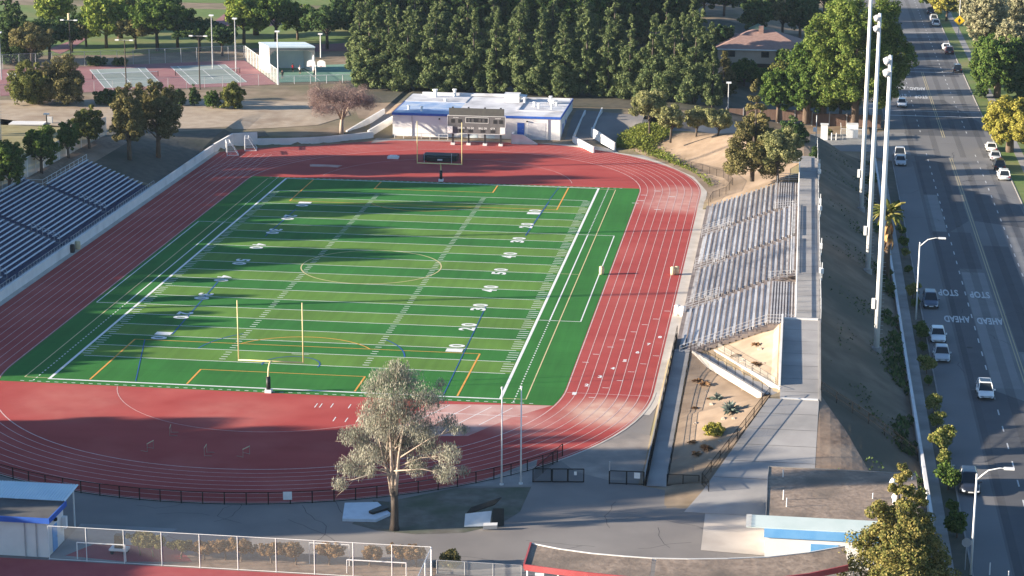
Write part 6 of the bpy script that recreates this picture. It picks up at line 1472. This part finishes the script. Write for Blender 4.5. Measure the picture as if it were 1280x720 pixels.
t = thing('yard_light', 'slim light pole with a white lamp box at the foot of the walkway steps', 'light pole', (81.9,131,2.5), None, 0, True)
MB().bar((0,0,0),(0,0,6.2),.08,6).build('pole', W['metal_g'], t); MB().box(-.5,.1,-.25,.25,3.6,4.2).build('lamp_box', W['metal_w'], t)
tree('shrub', 1034,170,162,12, 'small olive shrub beside the utility cabinet', z=-.8, leafm=L_OLIVE, cat='shrub')
# house among the trees
W['tan_wall'] = mat('tan_stucco', (.42,.33,.25), (.47,.37,.29), scale=.5)
def house(x0, x1, y0, y1, h, hr, z, label, wallm, roofm):
    t = thing('house', label, 'house', ((x0+x1)/2,y0,z)); MB().box(x0,x1,y0,y1,z-.3,z+h).build('wall', wallm, t)
    e_ = .6; X0, X1, Y0, Y1 = x0-e_, x1+e_, y0-e_, y1+e_; m_ = (Y1-Y0)/2; zt = z+h
    r = MB().add([(X0,Y0,zt),(X1,Y0,zt),(X1,Y1,zt),(X0,Y1,zt),(X0+m_,Y0+m_,zt+hr),(X1-m_,Y0+m_,zt+hr),(X0,Y0,zt-.15),(X1,Y0,zt-.15),(X1,Y1,zt-.15),(X0,Y1,zt-.15)], [(0,1,5,4),(1,2,5),(2,3,4,5),(3,0,4),(6,7,1,0),(7,8,2,1),(8,9,3,2),(9,6,0,3),(9,8,7,6)]).build('roof', roofm, t)
    MB().box(X0,X1,Y0-.08,Y0-.002,zt-.22,zt).build('gutter', W['white'], t)
    for x in (x0+2, (x0+x1)/2, x1-3): w_ = MB().box(x,x+1.6,y0-.05,y0+.02,z+1,z+2.2).build('window', W['glass'], t)
    return t, r, zt+hr
t, r, z = house(62,80,234,248,2.7,3.2,2,'brown-roofed house half hidden behind trees above the side street', W['tan_wall'], W['roof_br'])
MB().box(70.2,71.2,239.5,240.5,z-1.2,z+.9).build('chimney', W['roof_br'], r)
t, r, z = house(58,66,246,256,2.6,2.0,2,'low brown-roofed wing left behind the chimneyed house', W['cream'], W['roof_br'])
def parasol(px, py, label, m, w_=5):
    q = U(px, py, 2); t = thing('parasol', label, 'parasol', tuple(q), None, 0, True); MB().bar((0,0,0),(0,0,3.0),.07,6).build('pole', W['metal_w'], t)
    MB().add([(w_/2*math.cos(k*PI/4+.4), w_/2*math.sin(k*PI/4+.4), 2.5) for k in range(8)]+[(0,0,3.7)], [(k,(k+1)%8,8) for k in range(8)]).build('canopy', m, t)
GRN = mat('green_canvas', (.05,.16,.10), (.07,.19,.12), scale=1)
parasol(969,58,'green pointed parasol behind the brown-roofed house', GRN); parasol(947,50,'dull green pointed gazebo roof left of the parasol', mat('olive_canvas', (.15,.20,.13)), 4.6)
# bits of the far school grounds
struct(drape('far_running_lane', UP([(60,62),(92,50),(110,38),(118,42),(92,60),(75,68)], 2), W['tennis_r'], .09)); struct(drape('far_red_court', UP([(262,32),(280,18),(420,18),(330,34)], 2), W['tennis_r'], .09)); struct(drape('far_track_band', UP([(350,66),(352,58),(440,54),(440,64)], 2), W['tennis_r'], .09))
tag(MB().box(-57,-20,330,331,1.8,4.2).build('low_wall', W['conc_w']), 'long pale low wall beyond the far lawn at the top left', 'wall')
tag(MB().bar((-77,233,1.9),(-77,233,9),.3,8).build('trunk_post', W['plastic_y']), 'cream post among the dark cypresses at the upper left', 'post')
q = U(35,155,2); tag(MB().obox((q.x,q.y), 6, 3, q.z-.1, q.z+.25, .1).build('pitching_mat', W['conc_w']), 'pale flat mat lying on the dry practice lawn', 'mat')
q = U(62,154,2); tag(MB().obox((q.x,q.y), 1.0, .5, q.z, q.z+1.1, .1).build('lawn_box', W['conc_w']), 'small white box standing on the dry practice lawn', 'box')
# ------------------------------------------------------------------ light
SUN_E, SUN_A = 12.8, 15.0       # elevation; shadows point SUN_A degrees from +X towards +Y
e, a = math.radians(SUN_E), math.radians(SUN_A)
d = Vector((math.cos(a)*math.cos(e), math.sin(a)*math.cos(e), -math.sin(e)))
sd = bpy.data.lights.new('sun', 'SUN'); so = bpy.data.objects.new('sun', sd); COL.objects.link(so)
sd.energy = 5.0; sd.angle = math.radians(.6); sd.color = (1, .87, .70); so.rotation_euler = d.to_track_quat('-Z', 'Y').to_euler()
w_ = bpy.data.worlds.new('World'); sc.world = w_; w_.use_nodes = True; nt = w_.node_tree
sky = nt.nodes.new('ShaderNodeTexSky'); sky.sky_type = 'NISHITA'; sky.sun_disc = False; sky.sun_elevation = e
# thin air haze
hb = MB().box(-4000,4000,-3000,5000,-4,72).build('haze', None); hb['kind'] = 'stuff'; hb['label'] = 'thin blue haze over the whole scene'; hb['category'] = 'haze'
hm = bpy.data.materials.new('haze_air'); hm.use_nodes = True; hn = hm.node_tree; hn.nodes.remove(hn.nodes['Principled BSDF']); pv = hn.nodes.new('ShaderNodeVolumePrincipled')
pv.inputs['Color'].default_value = (.62,.8,1,1); pv.inputs['Density'].default_value = .00005; pv.inputs['Anisotropy'].default_value = .2; hn.links.new(pv.outputs[0], hn.nodes['Material Output'].inputs['Volume']); hb.data.materials.clear(); hb.data.materials.append(hm)
# blender: rotation 0 = sun at +Y, clockwise
sv = -d; sky.sun_rotation = math.atan2(sv.x, sv.y); sky.dust_density = .6; sky.ozone_density = 4.0
nt.links.new(sky.outputs[0], nt.nodes['Background'].inputs[0]); nt.nodes['Background'].inputs[1].default_value = .075
sc.view_settings.view_transform = 'Standard'; sc.view_settings.look = 'None'; sc.view_settings.gamma = 1; sc.view_settings.exposure = 1.78
sc.render.engine = 'CYCLES'; sc.cycles.max_bounces = 5; sc.cycles.transparent_max_bounces = 24
for o in sc.objects:
    if '_local' in o: del o['_local']
